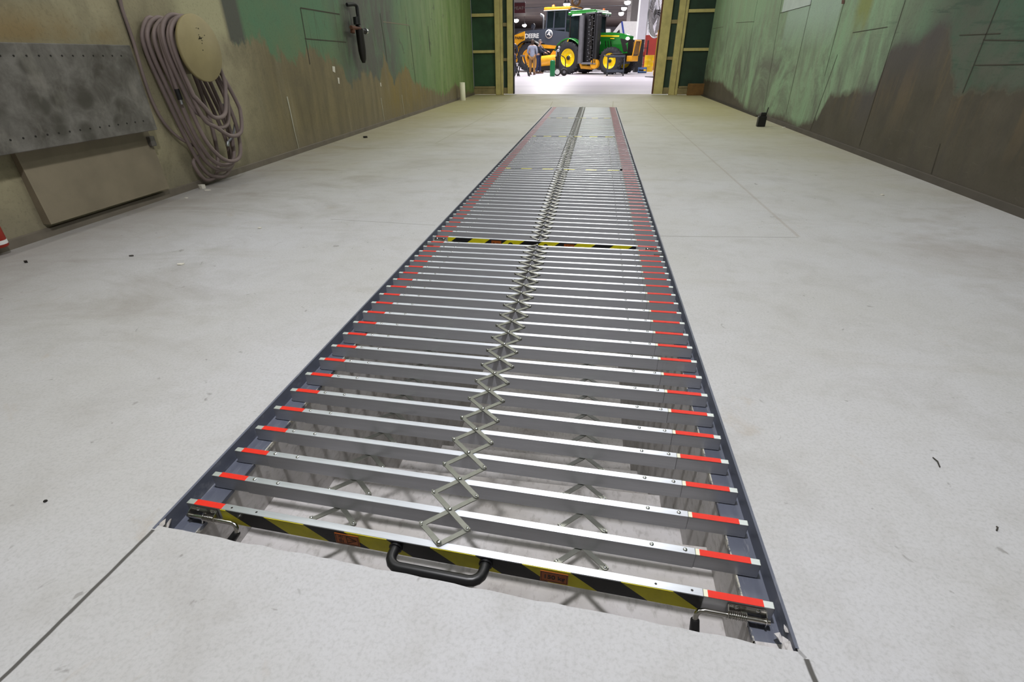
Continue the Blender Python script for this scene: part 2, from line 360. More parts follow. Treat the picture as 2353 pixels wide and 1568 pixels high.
M['jdyellow'] = paint('wheel_yellow', (250, 214, 10), 0.32, 0.0, 0.05, 6)
M['machine'] = paint('machine_yellow', (232, 164, 30), 0.4, 0.0, 0.14, 3)
M['jdgreen'] = paint('tractor_green', (32, 122, 42), 0.24, 0.0, 0.08, 3)
M['charcoal'] = paint('charcoal_paint', (66, 72, 84), 0.4, 0.0, 0.08, 3)
M['dark'] = paint('dark_steel', (40, 40, 42), 0.5, 0.2, 0.2, 5)
M['tyre'] = paint('tyre_rubber', (44, 44, 48), 0.75, 0.0, 0.15, 8)
M['grey'] = paint('grey_steel', (120, 120, 124), 0.45, 0.4, 0.12, 5)
M['silver'] = paint('silver_metal', (190, 192, 196), 0.3, 0.9, 0.08, 5)
M['glass'] = glass('cab_glass', (120, 150, 156), 0.6)
M['shopwall'] = paint('grey_shop_wall', (150, 148, 152), 0.7, 0.0, 0.08, 0.2)
M['ribs'] = m_ribs('brown_ribbed_ceiling', (104, 92, 84), (84, 74, 68), 4.0)
M['redwall'] = paint('dark_red_paint', (150, 44, 34), 0.5, 0.0, 0.12, 1.5)
M['col_grey'] = paint('grey_column_paint', (150, 146, 144), 0.6, 0.0, 0.1, 1.5)
M['col_white'] = paint('white_column_paint', (226, 224, 232), 0.5, 0.0, 0.05, 1.5)
M['blue'] = paint('blue_plastic', (86, 116, 166), 0.5, 0.0, 0.15, 8)
M['binblue'] = paint('stripe_blue', (30, 60, 150), 0.5, 0.0, 0.05)
M['bin'] = paint('green_cylinder_paint', (20, 116, 66), 0.35, 0.0, 0.08, 6)
M['maroon'] = paint('maroon_sign', (92, 30, 36), 0.6, 0.0, 0.15, 3)
M['signtext'] = paint('faded_sign_letters', (140, 122, 114), 0.7, 0.0, 0.15, 3)
M['wood'] = paint('brown_wood', (122, 88, 44), 0.7, 0.0, 0.2, 9)
M['copper'] = paint('copper_pipe', (206, 130, 96), 0.35, 0.4, 0.1, 5)
M['orange'] = paint('orange_lamp_plastic', (240, 110, 20), 0.3, 0.0, 0.05)
M['skin'] = paint('skin', (196, 150, 124), 0.55, 0.0, 0.06, 20)
M['hair'] = paint('brown_hair', (66, 48, 36), 0.6, 0.0, 0.25, 40)
M['hairg'] = paint('grey_hair', (110, 104, 98), 0.6, 0.0, 0.2, 40)
M['sweat'] = paint('grey_sweatshirt', (142, 148, 166), 0.85, 0.0, 0.12, 14)
M['khaki'] = paint('khaki_trousers', (150, 112, 66), 0.85, 0.0, 0.14, 14)
M['jacket'] = paint('dark_jacket', (34, 38, 50), 0.8, 0.0, 0.15, 14)
M['jeans'] = paint('navy_jeans', (34, 42, 74), 0.85, 0.0, 0.15, 14)
M['shoe'] = paint('brown_boot', (84, 58, 38), 0.7, 0.0, 0.15, 14)
M['canister'] = paint('red_canister_paint', (168, 44, 26), 0.45, 0.0, 0.12, 8)
M['lampglow'] = glow('lamp_glow', (255, 248, 240), 30.0)
M['headglow'] = glow('headlamp_glow', (255, 246, 230), 9.0)

# ------------------------------------------------------------------ mesh builder
class MB:
    def __init__(s): s.v = []; s.f = []; s.mi = []; s.sm = []; s.mats = []
    def mat(s, m):
        if m not in s.mats: s.mats.append(m)
        return s.mats.index(m)
    def add(s, vs, fs, m, smooth=False, mtx=None):
        k = len(s.v); i = s.mat(m)
        for p in vs:
            p = Vector(p); s.v.append(mtx @ p if mtx else p)
        for f in fs: s.f.append([k+j for j in f]); s.mi.append(i); s.sm.append(smooth)
        return s
    def box(s, a, b, m, bev=0.0, mtx=None):
        (x0, y0, z0), (x1, y1, z1) = a, b
        if bev <= 0:
            vs = [(x0, y0, z0), (x1, y0, z0), (x1, y1, z0), (x0, y1, z0), (x0, y0, z1), (x1, y0, z1), (x1, y1, z1), (x0, y1, z1)]
            return s.add(vs, [(0, 3, 2, 1), (4, 5, 6, 7), (0, 1, 5, 4), (1, 2, 6, 5), (2, 3, 7, 6), (3, 0, 4, 7)], m, False, mtx)
        bm = bmesh.new(); bmesh.ops.create_cube(bm, size=1)
        for v in bm.verts: v.co = Vector(((x0+x1)/2+v.co.x*(x1-x0), (y0+y1)/2+v.co.y*(y1-y0), (z0+z1)/2+v.co.z*(z1-z0)))
        bmesh.ops.bevel(bm, geom=bm.edges[:], offset=bev, segments=2, affect='EDGES', profile=0.5)
        return s.bmd(bm, m, False, mtx)
    def bmd(s, bm, m, smooth, mtx=None):
        bm.verts.index_update(); vs = [v.co.copy() for v in bm.verts]; fs = [[v.index for v in f.verts] for f in bm.faces]; bm.free()
        return s.add(vs, fs, m, smooth, mtx)
    def quad(s, p, m): return s.add(p, [tuple(range(len(p)))], m)
    def prism(s, pts, d, m, mtx=None, smooth=False):
        # pts: 3D polygon, d: extrusion vector
        n = len(pts); d = Vector(d); vs = [Vector(p) for p in pts] + [Vector(p)+d for p in pts]
        fs = [tuple(range(n))[::-1], tuple(range(n, 2*n))] + [(i, (i+1) % n, n+(i+1) % n, n+i) for i in range(n)]
        return s.add(vs, fs, m, smooth, mtx)
    def tube(s, pts, r, m, seg=8, closed=False, cap=True):
        pts = [Vector(p) for p in pts]; n = len(pts); rr = r if isinstance(r, (list, tuple)) else [r]*n
        vs = []; fs = []; up = None
        for i, p in enumerate(pts):
            a = pts[i-1] if (i > 0 or closed) else p; b = pts[(i+1) % n] if (i < n-1 or closed) else p
            t = (b-a); t = t.normalized() if t.length > 1e-9 else Vector((0, 0, 1))
            if up is None:
                up = Vector((0, 0, 1)) if abs(t.z) < 0.9 else Vector((1, 0, 0))
            up = (up - t*up.dot(t)); up = up.normalized() if up.length > 1e-6 else t.orthogonal().normalized()
            w = t.cross(up)
            for k in range(seg):
                an = 2*PI*k/seg; vs.append(p + up*(math.cos(an)*rr[i]) + w*(math.sin(an)*rr[i]))
        for i in range(n if closed else n-1):
            j = (i+1) % n
            for k in range(seg):
                fs.append((i*seg+k, i*seg+(k+1) % seg, j*seg+(k+1) % seg, j*seg+k))
        s.add(vs, fs, m, True)
        if cap and not closed:
            s.add(vs[:seg], [tuple(range(seg))[::-1]], m); s.add(vs[-seg:], [tuple(range(seg))], m)
        return s
    def lathe(s, prof, m, seg=24, mtx=None, smooth=True, cap=True):
        # prof: (radius, height) along local z
        vs = []; fs = []; n = len(prof)
        for (r, h) in prof:
            for k in range(seg):
                a = 2*PI*k/seg; vs.append((r*math.cos(a), r*math.sin(a), h))
        for i in range(n-1):
            for k in range(seg):
                fs.append((i*seg+k, i*seg+(k+1) % seg, (i+1)*seg+(k+1) % seg, (i+1)*seg+k))
        s.add(vs, fs, m, smooth, mtx)
        if prof[0] == prof[-1] or not cap: return s
        if prof[0][0] > 1e-6: s.add(vs[:seg], [tuple(range(seg))[::-1]], m, False, mtx)
        if prof[-1][0] > 1e-6: s.add(vs[-seg:], [tuple(range(seg))], m, False, mtx)
        return s
    def cyl(s, a, b, r, m, seg=16):
        a = Vector(a); b = Vector(b); d = b-a; q = d.to_track_quat('Z', 'Y').to_matrix().to_4x4()
        return s.lathe([(r, 0), (r, d.length)], m, seg, Matrix.Translation(a) @ q, True)
    def ball(s, c, r, m, seg=12, sz=(1, 1, 1)):
        pr = [(max(1e-7, math.sin(PI*i/8))*r, -math.cos(PI*i/8)*r) for i in range(9)]
        return s.lathe(pr, m, seg, Matrix.Translation(c) @ Matrix.Diagonal((sz[0], sz[1], sz[2], 1)))
    def text(s, txt, size, m, mtx, depth=0.0005, bold=0.0):
        cu = bpy.data.curves.new('lettering', 'FONT'); cu.body = txt; cu.size = size; cu.extrude = depth; cu.align_x = 'CENTER'; cu.align_y = 'CENTER'; cu.offset = bold
        o = bpy.data.objects.new('lettering', cu)
        me = bpy.data.meshes.new_from_object(o)
        s.add([v.co.copy() for v in me.vertices], [list(p.vertices) for p in me.polygons], m, False, mtx)
        bpy.data.meshes.remove(me); bpy.data.objects.remove(o); bpy.data.curves.remove(cu)
        return s
    def mesh(s, name):
        me = bpy.data.meshes.new(name); me.from_pydata([tuple(v) for v in s.v], [], s.f)
        for m in s.mats: me.materials.append(m)
        me.polygons.foreach_set('material_index', s.mi); me.polygons.foreach_set('use_smooth', s.sm)
        uv = me.uv_layers.new(name='UVMap')
        for p in me.polygons:
            nx, ny, nz = (abs(c) for c in p.normal)
            for li in p.loop_indices:
                c = me.vertices[me.loops[li].vertex_index].co
                uv.data[li].uv = (c.y, c.x) if nz >= nx and nz >= ny else ((c.z, c.x) if ny >= nx else (c.z, c.y))
        me.update(); return me
    def build(s, name, parent=None, loc=(0, 0, 0), rot=(0, 0, 0), label=None):
        return link(name, s.mesh(name), parent, loc, rot, label)

def link(name, me, parent=None, loc=(0, 0, 0), rot=(0, 0, 0), label=None):
    o = bpy.data.objects.new(name, me); COL.objects.link(o); o.location = loc; o.rotation_euler = rot
    if parent: o.parent = parent
    if label: o['label'] = label
    return o
def tag(o, label, cat, group=None):
    o['label'] = label; o['category'] = cat
    if group: o['group'] = group
    return o
def thing(name, label, cat, loc=(0, 0, 0), rz=0.0, group=None):
    o = bpy.data.objects.new(name, None); COL.objects.link(o); o.location = loc; o.rotation_euler = (0, 0, rz); o.empty_display_size = 0.1
    return tag(o, label, cat, group)
def struct(o):
    o['kind'] = 'structure'; return o
def smooth_path(pts, n=6, closed=False):
    pts = [Vector(p) for p in pts]; out = []; N = len(pts)
    for i in range(N if closed else N-1):
        g = lambda k: pts[k % N] if closed else pts[max(0, min(N-1, k))]
        p0, p1, p2, p3 = g(i-1), g(i), g(i+1), g(i+2)
        for j in range(n):
            t = j/n
            out.append(0.5*((2*p1)+(p2-p0)*t+(2*p0-5*p1+4*p2-p3)*t*t+(3*p1-p0-3*p2+p3)*t**3))
    if not closed: out.append(pts[-1])
    return out

# ------------------------------------------------------------------ the setting
PL, PR = -0.902, 0.408            # floor opening
IL, IR = -0.842, 0.355            # pit walls
FE0 = Vector((PL, 0.648, 0)); FE1 = Vector((PR, 0.563, 0)); PEND = 11.32
def wlx(y): return -3.126 - max(0.0, y-3.0)*0.0165
YB, YE = -3.0, 15.05
XR = 2.675
random.seed(3)
mb = MB()
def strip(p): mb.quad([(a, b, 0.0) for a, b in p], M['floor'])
mb2 = mb
# front edge of the opening with small chips
N = 40; fe = []
for i in range(N+1):
    f = i/N; p = FE0.lerp(FE1, f); j = 0.0 if i in (0, N) else random.uniform(-0.0022, 0.0022)
    fe.append((p.x, p.y+j))
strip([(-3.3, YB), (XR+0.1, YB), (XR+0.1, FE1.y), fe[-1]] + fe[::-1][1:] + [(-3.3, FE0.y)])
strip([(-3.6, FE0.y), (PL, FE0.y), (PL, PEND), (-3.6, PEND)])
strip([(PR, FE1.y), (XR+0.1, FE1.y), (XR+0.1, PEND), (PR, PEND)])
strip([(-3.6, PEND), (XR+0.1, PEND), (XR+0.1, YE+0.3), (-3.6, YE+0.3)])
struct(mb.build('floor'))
mb = MB(); mb.quad([(-45, YE+0.3, 0), (45, YE+0.3, 0), (45, 112, 0), (-45, 112, 0)], M['shop']); struct(mb.build('floor'))

mb = MB()
prof = [(0.50, -0.20)]
for i in range(7):
    y1 = 0.93+0.30*i; zt = -0.20-0.22*i
    mb.box((IL, 0.5 if i == 0 else y1-0.30, zt-0.25), (IR, y1, zt), M['pit'])
mb.quad([(IL, 2.7, -1.55), (IR, 2.7, -1.55), (IR, PEND, -1.55), (IL, PEND, -1.55)], M['pit'])
struct(mb.build('floor_pit'))
mb = MB(); mb.quad([(IL, 0.5, -0.05), (IL, PEND, -0.05), (IL, PEND, -1.6), (IL, 0.5, -1.6)], M['pit']); struct(mb.build('wall_pit_left'))
mb = MB(); mb.quad([(IR, 0.5, -0.05), (IR, PEND, -0.05), (IR, PEND, -1.6), (IR, 0.5, -1.6)], M['pit']); struct(mb.build('wall_pit_right'))
mb = MB(); mb.quad([(PL, PEND, 0), (PR, PEND, 0), (PR, PEND, -1.6), (PL, PEND, -1.6)], M['pit']); struct(mb.build('wall_pit_far'))
mb = MB()
for i in range(N):
    (xa, ya), (xb, yb) = fe[i], fe[i+1]
    mb.quad([(xa, ya, 0), (xb, yb, 0), (xb, yb, -0.25), (xa, ya, -0.25)], M['pit'])
struct(mb.build('wall_pit_near'))
def ledge(sx, name):
    mb = MB()
    xo, xi, y0 = (PL, IL, 0.668) if sx < 0 else (PR, IR, 0.598)
    zz = -0.0435
    mb.box((min(xo, xi)-0.002, y0, zz-0.009), (max(xo, xi)+0.002, PEND, zz), M['ledge'])
    mb.box((min(xo, xo-sx*-0.0)-0.003 if sx < 0 else xo-0.003, y0-0.03, zz-0.009), (xo+0.003, PEND, 0.001), M['ledge'])
    # worn bright lip and broken mortar at the near end
    w = 0.003
    mb.box((xi-w if sx > 0 else xi, y0, zz-0.009), (xi if sx > 0 else xi+w, PEND, zz+0.0012), M['lip'])
    mb.box((min(xo, xi), y0-0.06, zz-0.02), (max(xo, xi), y0, zz+0.002), M['pit'])
    for k in range(16):
        c = Vector((xo + random.uniform(-0.02, 0.012), y0-0.03+random.uniform(-0.025, 0.04), random.uniform(-0.025, -0.003)))
        bm = bmesh.new()
        for j in range(9): bm.verts.new(c+Vector((random.gauss(0, 0.006), random.gauss(0, 0.009), random.gauss(0, 0.003))))
        h = bmesh.ops.convex_hull(bm, input=bm.verts[:]); bmesh.ops.delete(bm, geom=[g for g in h['geom_interior'] if isinstance(g, bmesh.types.BMVert)], context='VERTS')
        mb.bmd(bm, M['pit'], False)
    return struct(mb.build(name))
ledge(-1, 'trim_1'); ledge(1, 'trim_2')

# walls with their joints, scratches and torn patches
ZT = 4.2
mb = MB()
mb.quad([(wlx(YB), YB, 0), (wlx(3.0), 3.0, 0), (wlx(3.0), 3.0, ZT), (wlx(YB), YB, ZT)], M['wl'])
mb.quad([(wlx(3.0), 3.0, 0), (wlx(YE), YE, 0), (wlx(YE), YE, ZT), (wlx(3.0), 3.0, ZT)], M['wl'])
def wl(px, py, off=0.003):
    X = -3.126
    for _ in range(4): v = atx(px, py, X); X = wlx(v.y)
    return Vector((X+off, v.y, v.z))
def wr(px, py, off=0.003):
    v = atx(px, py, XR); return Vector((XR-off, v.y, v.z))
def streakq(f, a, b, w, m):
    p, q = f(*a), f(*b); mb.quad([p+Vector((0, -w, 0)), p+Vector((0, w, 0)), q+Vector((0, w*0.7, 0)), q+Vector((0, -w*0.7, 0))], m)
def lineq(f, a, b, w, m):
    p, q = f(*a), f(*b); d = (q-p).normalized(); n = Vector((0, -d.z, d.y))*w
    mb.quad([p-n, p+n, q+n, q-n], m)
# white run marks, paint chips
streakq(wl, (659, 222), (668, 262), 0.012, M['chalk']); streakq(wl, (668, 262), (676, 300), 0.010, M['chalk']); streakq(wl, (676, 300), (687, 345), 0.006, M['chalk'])
streakq(wl, (875, 225), (884, 285), 0.008, M['chalk']); streakq(wl, (923, 218), (930, 272), 0.008, M['chalk'])
mb.quad([wl(763, 152), wl(769, 153), wl(770, 167), wl(764, 164)], M['paper']); mb.quad([wl(775, 178), wl(779, 179), wl(780, 193), wl(777, 192)], M['paper'])
mb.quad([wl(873, 190), wl(875, 190), wl(876, 199), wl(874, 198)], M['paper'])
# panel joints
for a, b in (((268, 0), (306, 111)), ((690, 18), (712, 148)), ((873, 30), (889, 140)), ((940, 60), (955, 190)), ((983, 60), (990, 130)), ((1059, 0), (1062, 170))):
    lineq(wl, a, b, 0.006, M['seam'])
lineq(wl, (690, 18), (780, 33), 0.006, M['seam']); lineq(wl, (700, 89), (795, 97), 0.005, M['seam']); lineq(wl, (880, 50), (940, 58), 0.006, M['tan'])
struct(mb.build('wall_left'))
mb = MB()
mb.quad([(XR, YB, 0), (XR, YE, 0), (XR, YE, ZT), (XR, YB, ZT)], M['wr'])
for a, b in (((2298, 0), (2212, 214)), ((2081, 0), (1975, 335)), ((1865, 0), (1806, 262)), ((1941, 0), (1895, 175)), ((1797, 0), (1757, 245)), ((1741, 0), (1697, 242)), ((1925, 125), (1862, 300)), ((2161, 330), (2140, 400)), ((1683, 0), (1653, 222))):
    lineq(wr, a, b, 0.004, M['seam'])
for a, b in (((1793, 30), (1864, 11)), ((1733, 50), (1692, 52)), ((1638, 66), (1662, 62)), ((1960, 75), (2040, 62)), ((2205, 81), (2300, 77)), ((2260, 92), (2353, 93)), ((2240, 150), (2353, 148))):
    lineq(wr, a, b, 0.003, M['seam'])
mb.quad([wr(1803, -4), wr(1796.5, 29), wr(1863, 11), wr(1866, -4)], M['pale'])
mb.quad([wr(1935, 0), wr(1942, 0), wr(1941, 9), wr(1934, 9)], M['rust'])
struct(mb.build('wall_right'))
mb = MB(); mb.quad([(-3.4, YB, 0), (XR+.1, YB, 0), (XR+.1, YB, ZT), (-3.4, YB, ZT)], M['tan']); struct(mb.build('wall_back'))
mb = MB(); mb.quad([(-3.6, YB, ZT), (XR+.1, YB, ZT), (XR+.1, YE, ZT), (-3.6, YE, ZT)], M['white']); struct(mb.build('ceiling'))
# angle iron along the wall feet
mb = MB()
for i in range(12):
    y0 = YB+(YE-YB)*i/12; y1 = YB+(YE-YB)*(i+1)/12
    xa, xb = wlx(y0), wlx(y1)
    h = 0.047
    mb.add([(xa, y0, 0), (xa+0.014, y0, 0), (xa+0.014, y0, h), (xa, y0, h+0.004), (xb, y1, 0), (xb+0.014, y1, 0), (xb+0.014, y1, h), (xb, y1, h+0.004)],
           [(1, 5, 6, 2), (2, 6, 7, 3), (0, 3, 2, 1)[::-1], (4, 5, 6, 7)], M['angle'])
struct(mb.build('baseboard_left'))
mb = MB()
mb.add([(XR, YB, 0), (XR-0.014, YB, 0), (XR-0.014, YB, 0.05), (XR, YB, 0.054), (XR, 9.6, 0), (XR-0.014, 9.6, 0), (XR-0.014, 9.6, 0.05), (XR, 9.6, 0.054)],
       [(1, 2, 6, 5), (2, 3, 7, 6), (4, 5, 6, 7)], M['angle_d'])
mb.box((XR-0.05, 9.6, 0), (XR, YE, 0.02), M['seam'])
struct(mb.build('baseboard_right'))

# ------------------------------------------------------------------ doors at the far end of the booth
def door(name, xs, side):
    """folding door: leaf A in the opening plane, leaf B folded behind it. xs = (outer, stileA0, stileA1, stileB0, stileB1)"""
    y = YE; root = bpy.data.objects.new(name, None); COL.objects.link(root); struct(root)
    zt = 4.15
    xo, a0, a1, b0, b1 = xs
    s = 1 if side == 'left' else -1
    lo = lambda a, b: (min(a, b), max(a, b))
    mb = MB(); x0, x1 = lo(xo, a0)
    mb.box((x0, y+0.05, 0.03), (x1, y+0.07, zt), M['dgreen'] if side == 'left' else M['dgreen2']); mb.build('panel', root)
    mb = MB()
    for z0, z1 in ((0.99, 1.055), (1.80, 1.87), (2.62, 2.69), (3.4, 3.47)): mb.box((x0+0.012, y+0.005, z0), (x1-0.012, y+0.05, z1), M['olive'], 0.004)
    mb.build('rail', root)
    mb = MB(); mb.box((x0, y+0.0, 0.012), (x1, y+0.05, 0.155), M['olive_d'], 0.004); mb.box((x0+0.02, y-0.008, 0.155), (x1-0.02, y+0.05, 0.205), M['olive_d'], 0.006)
    mb.build('kick_plate', root)
    mb = MB(); x0, x1 = lo(a0, a1)
    mb.box((x0, y-0.03, 0.0), (x0+(x1-x0)*0.66, y+0.06, zt), M['olive'], 0.006); mb.box((x0+(x1-x0)*0.70, y-0.01, 0.0), (x1, y+0.06, zt), M['olive'], 0.005); mb.build('stile', root)
    mb = MB(); x0, x1 = lo(a1, b0)
    mb.box((x0, y+0.06, 0.03), (x1, y+0.075, zt), M['dgreen2'])
    for z0, z1 in ((0.02, 0.17), (0.80, 0.87), (1.58, 1.66), (2.4, 2.47)): mb.box((x0, y+0.03, z0), (x1, y+0.06, z1), M['olive_d'], 0.003)
    mb.build('panel', root)
    mb = MB(); x0, x1 = lo(b0, b1); mb.box((x0, y-0.01, 0.022), (x1, y+0.08, zt), M['olive'], 0.006); mb.build('stile', root)
    mb = MB(); x0, x1 = lo(b1, b1+s*0.035); mb.box((x0, y+0.0, 0.022), (x1, y+0.09, zt), M['rust'] if side == 'right' else M['dark'], 0.004)
    if side == 'right': mb.box((x0-0.012, y+0.06, 0.45), (x0, y+0.10, 1.45), M['yellow'])
    mb.build('edge_strip', root)
    return root
gx = lambda px: gnd(px, 219).x*(YE/gnd(px, 219).y)
def gxx(px, py=219):
    v = at(px, py, YE); return v.x
door('door_1', (wlx(YE), gxx(1140), gxx(1157), gxx(1166.5), gxx(1179)), 'left')
door('door_2', (XR+0.06, gxx(1555), gxx(1535), gxx(1521), gxx(1500)), 'right')
mb = MB(); v0, v1 = gnd(1158, 219.5), gnd(1182, 221); mb.box((v0.x, YE-0.03, 0), (v1.x, YE+0.02, 0.012), M['white']); struct(mb.build('trim_3'))
mb = MB(); mb.box((gxx(1497), YE-0.03, 0), (gxx(1531), YE+0.02, 0.012), M['white']); struct(mb.build('trim_4'))
mb = MB(); mb.box((-45, YE+0.1, 0), (wlx(YE)-0.02, YE+0.3, 9), M['shopwall']); mb.box((XR+0.08, YE+0.1, 0), (45, YE+0.3, 9), M['shopwall']); mb.box((-3.6, YE+0.1, 4.15), (XR+.1, YE+0.3, 9), M['shopwall']); struct(mb.build('wall_front'))

# ------------------------------------------------------------------ folding pit covers
SX = -0.2457; HL = 0.640; XC = -0.267
def slat_mesh(front=None):
    mb = MB(); t = 0.0085
    mb.box((-HL, -t+0.0012, -0.0415), (-0.545, t-0.0012, -0.0015), M['alu_end'], 0.0012)
    mb.box((0.513, -t+0.0012, -0.0415), (HL, t-0.0012, -0.0015), M['alu_end'], 0.0012)
    mb.box((-0.545, -t, -0.0425), (0.513, t, 0.0), M['alu_top'], 0.0012)
    me = mb.mesh('slat'); me.materials.append(M['alu_side'])
    for f in me.polygons:
        if abs(f.normal.z) < 0.6: f.material_index = 2
    return me
SLAT = slat_mesh()
def one(f, name):
    mb = MB(); f(mb); return mb.mesh(name)
TAPE_L = one(lambda m: m.box((-0.619, -0.0076, -0.0016), (-0.546, 0.0076, -0.0008), M['red_tape']), 'red_tape')
TAPE_R = one(lambda m: m.box((0.521, -0.0076, -0.0016), (0.621, 0.0076, -0.0008), M['red_tape']), 'red_tape')
CREAM = one(lambda m: m.box((0.5131, -0.0077, -0.0018), (0.521, 0.0077, -0.0006), M['cream']), 'sleeve_edge')
def _screw(m):
    m.lathe([(0.0046, 0.0), (0.0046, 0.0007), (0.0040, 0.0019), (0.0022, 0.0026), (1e-6, 0.0028)], M['screw'], 12)
SCREW = one(_screw, 'screw')
HOLE = one(lambda m: m.lathe([(0.0026, 0.0), (0.0001, 0.0003)], M['ink'], 10), 'screw_hole')
LK = 0.139
def _link(m, z, half=0):
    L = LK/2; a0 = -L if half <= 0 else 0.0; a1 = L if half >= 0 else 0.0
    w = 0.0058; pts = []
    for k in range(7): an = PI/2+PI*k/6; pts.append((a0+w*math.cos(an), w*math.sin(an), z))
    for k in range(7): an = -PI/2+PI*k/6; pts.append((a1+w*math.cos(an), w*math.sin(an), z))
    m.prism(pts, (0, 0, 0.0026), M['link'])
def _rivet(m, x, z, r):
    m.lathe([(r, z), (r*0.95, z+r*0.4), (r*0.6, z+r*0.75), (1e-6, z+r*0.85)], M['screw'], 10, Matrix.Translation((x, 0, 0)))
def linkA(m):  # lower bar: ends with a small upturned tab
    _link(m, 0.0006)
    for s in (-1, 1): m.box((s*(LK/2+0.002)-0.0016, -0.0058, 0.0006), (s*(LK/2+0.002)+0.0016, 0.0058, 0.0085), M['link'])
def linkB(m):
    _link(m, 0.0034); _rivet(m, 0, 0.006, 0.0052)
    for s in (-1, 1): _rivet(m, s*LK/2, 0.006, 0.0034)
LA, LB = one(linkA, 'scissor_link'), one(linkB, 'scissor_link')
def hA(m): _link(m, 0.0006, 1); m.box((LK/2, -0.0058, 0.0006), (LK/2+0.0034, 0.0058, 0.0085), M['link'])
def hB(m): _link(m, 0.0034, 1); _rivet(m, 0, 0.006, 0.0062); _rivet(m, LK/2, 0.006, 0.0034)
HA, HB = one(hA, 'scissor_link'), one(hB, 'scissor_link')

def hazard(sgn):
    mb = MB(); mb.box((-0.548, -0.0098, -0.0425), (0.512, -0.0086, -0.0012), M['tapeA'] if sgn > 0 else M['tapeB']); return mb
def sticker_plate(mb, x, w, z0, z1, y=-0.0112):
    mb.box((x-w, y, z0), (x+w, y+0.0016, z1), M['sticker'])
    b = 0.0011
    for (a, c) in (((x-w+.0018, z1-.0018-b), (x+w-.0018, z1-.0018)), ((x-w+.0018, z0+.0018), (x+w-.0018, z0+.0018+b)), ((x-w+.0018, z0+.0018), (x-w+.0018+b, z1-.0018)), ((x+w-.0018-b, z0+.0018), (x+w-.0018, z1-.0018))):
        mb.box((a[0], y-0.0003, a[1]), (c[0], y, c[1]), M['ink'])
FACE = Matrix(((1, 0, 0, 0), (0, 0, -1, 0), (0, 1, 0, 0), (0, 0, 0, 1)))   # text plane -> bar front
FLIP = Matrix(((-1, 0, 0, 0), (0, 0, -1, 0), (0, -1, 0, 0), (0, 0, 0, 1)))
def load_sticker(x, R):
    mb = MB(); sticker_plate(mb, x, 0.0285, -0.0385, -0.008)
    mb.text('150 kg', 0.0165, M['ink'], Matrix.Translation((x, -0.0116, -0.0235)) @ R, 0.0002, 0.0003); return mb
def warn_sticker(x, R, s):
    mb = MB(); sticker_plate(mb, x, 0.0285, -0.0385, -0.008); y = -0.0114
    tri = [(x-s*0.0005, y, -0.0335), (x-s*0.0005, y, -0.0125), (x+s*0.0225, y, -0.023)]
    for i in range(3):
        a, b = Vector(tri[i]), Vector(tri[(i+1) % 3]); mb.tube([a, b], 0.0008, M['ink'], 4)
    mb.box((x+s*0.004-0.0008, y-.0003, -0.0238), (x+s*0.004+0.0008, y, -0.0222), M['ink']); mb.box((min(x+s*0.0075, x+s*0.0165), y-.0003, -0.0237), (max(x+s*0.0075, x+s*0.0165), y, -0.0223), M['ink'])
    for k, (dx, h) in enumerate(((-0.018, 0.009), (-0.0145, 0.012), (-0.0105, 0.008))):
        mb.box((x+s*dx-0.0008, y-.0003, -0.0335), (x+s*dx+0.0008, y, -0.0335+h), M['ink']); mb.box((x+s*dx-0.0008, y-.0003, -0.018), (x+s*dx+0.0008, y, -0.018+h*0.5), M['ink'])
    return mb
def handle_mb(x0, x1, out=0.046, z=-0.019):
    y = -0.010; r = 0.026
    pts = [(x0, y, z)] + [(x0, y-out+r, z)] + [(x0+r-r*math.cos(a), y-out+r-r*math.sin(a), z) for a in (PI/8, PI/4, 3*PI/8, PI/2)]
    pts += [(x1-r+r*math.sin(a), y-out+r-r*math.cos(a), z) for a in (0.0001, PI/8, PI/4, 3*PI/8)] + [(x1, y-out+r, z), (x1, y, z)]
    mb = MB(); mb.tube(pts, 0.0112, M['black'], 14); 
    for x in (x0, x1): mb.cyl((x, y-0.004, z), (x, y+0.002, z), 0.0145, M['black'], 14)
    return mb
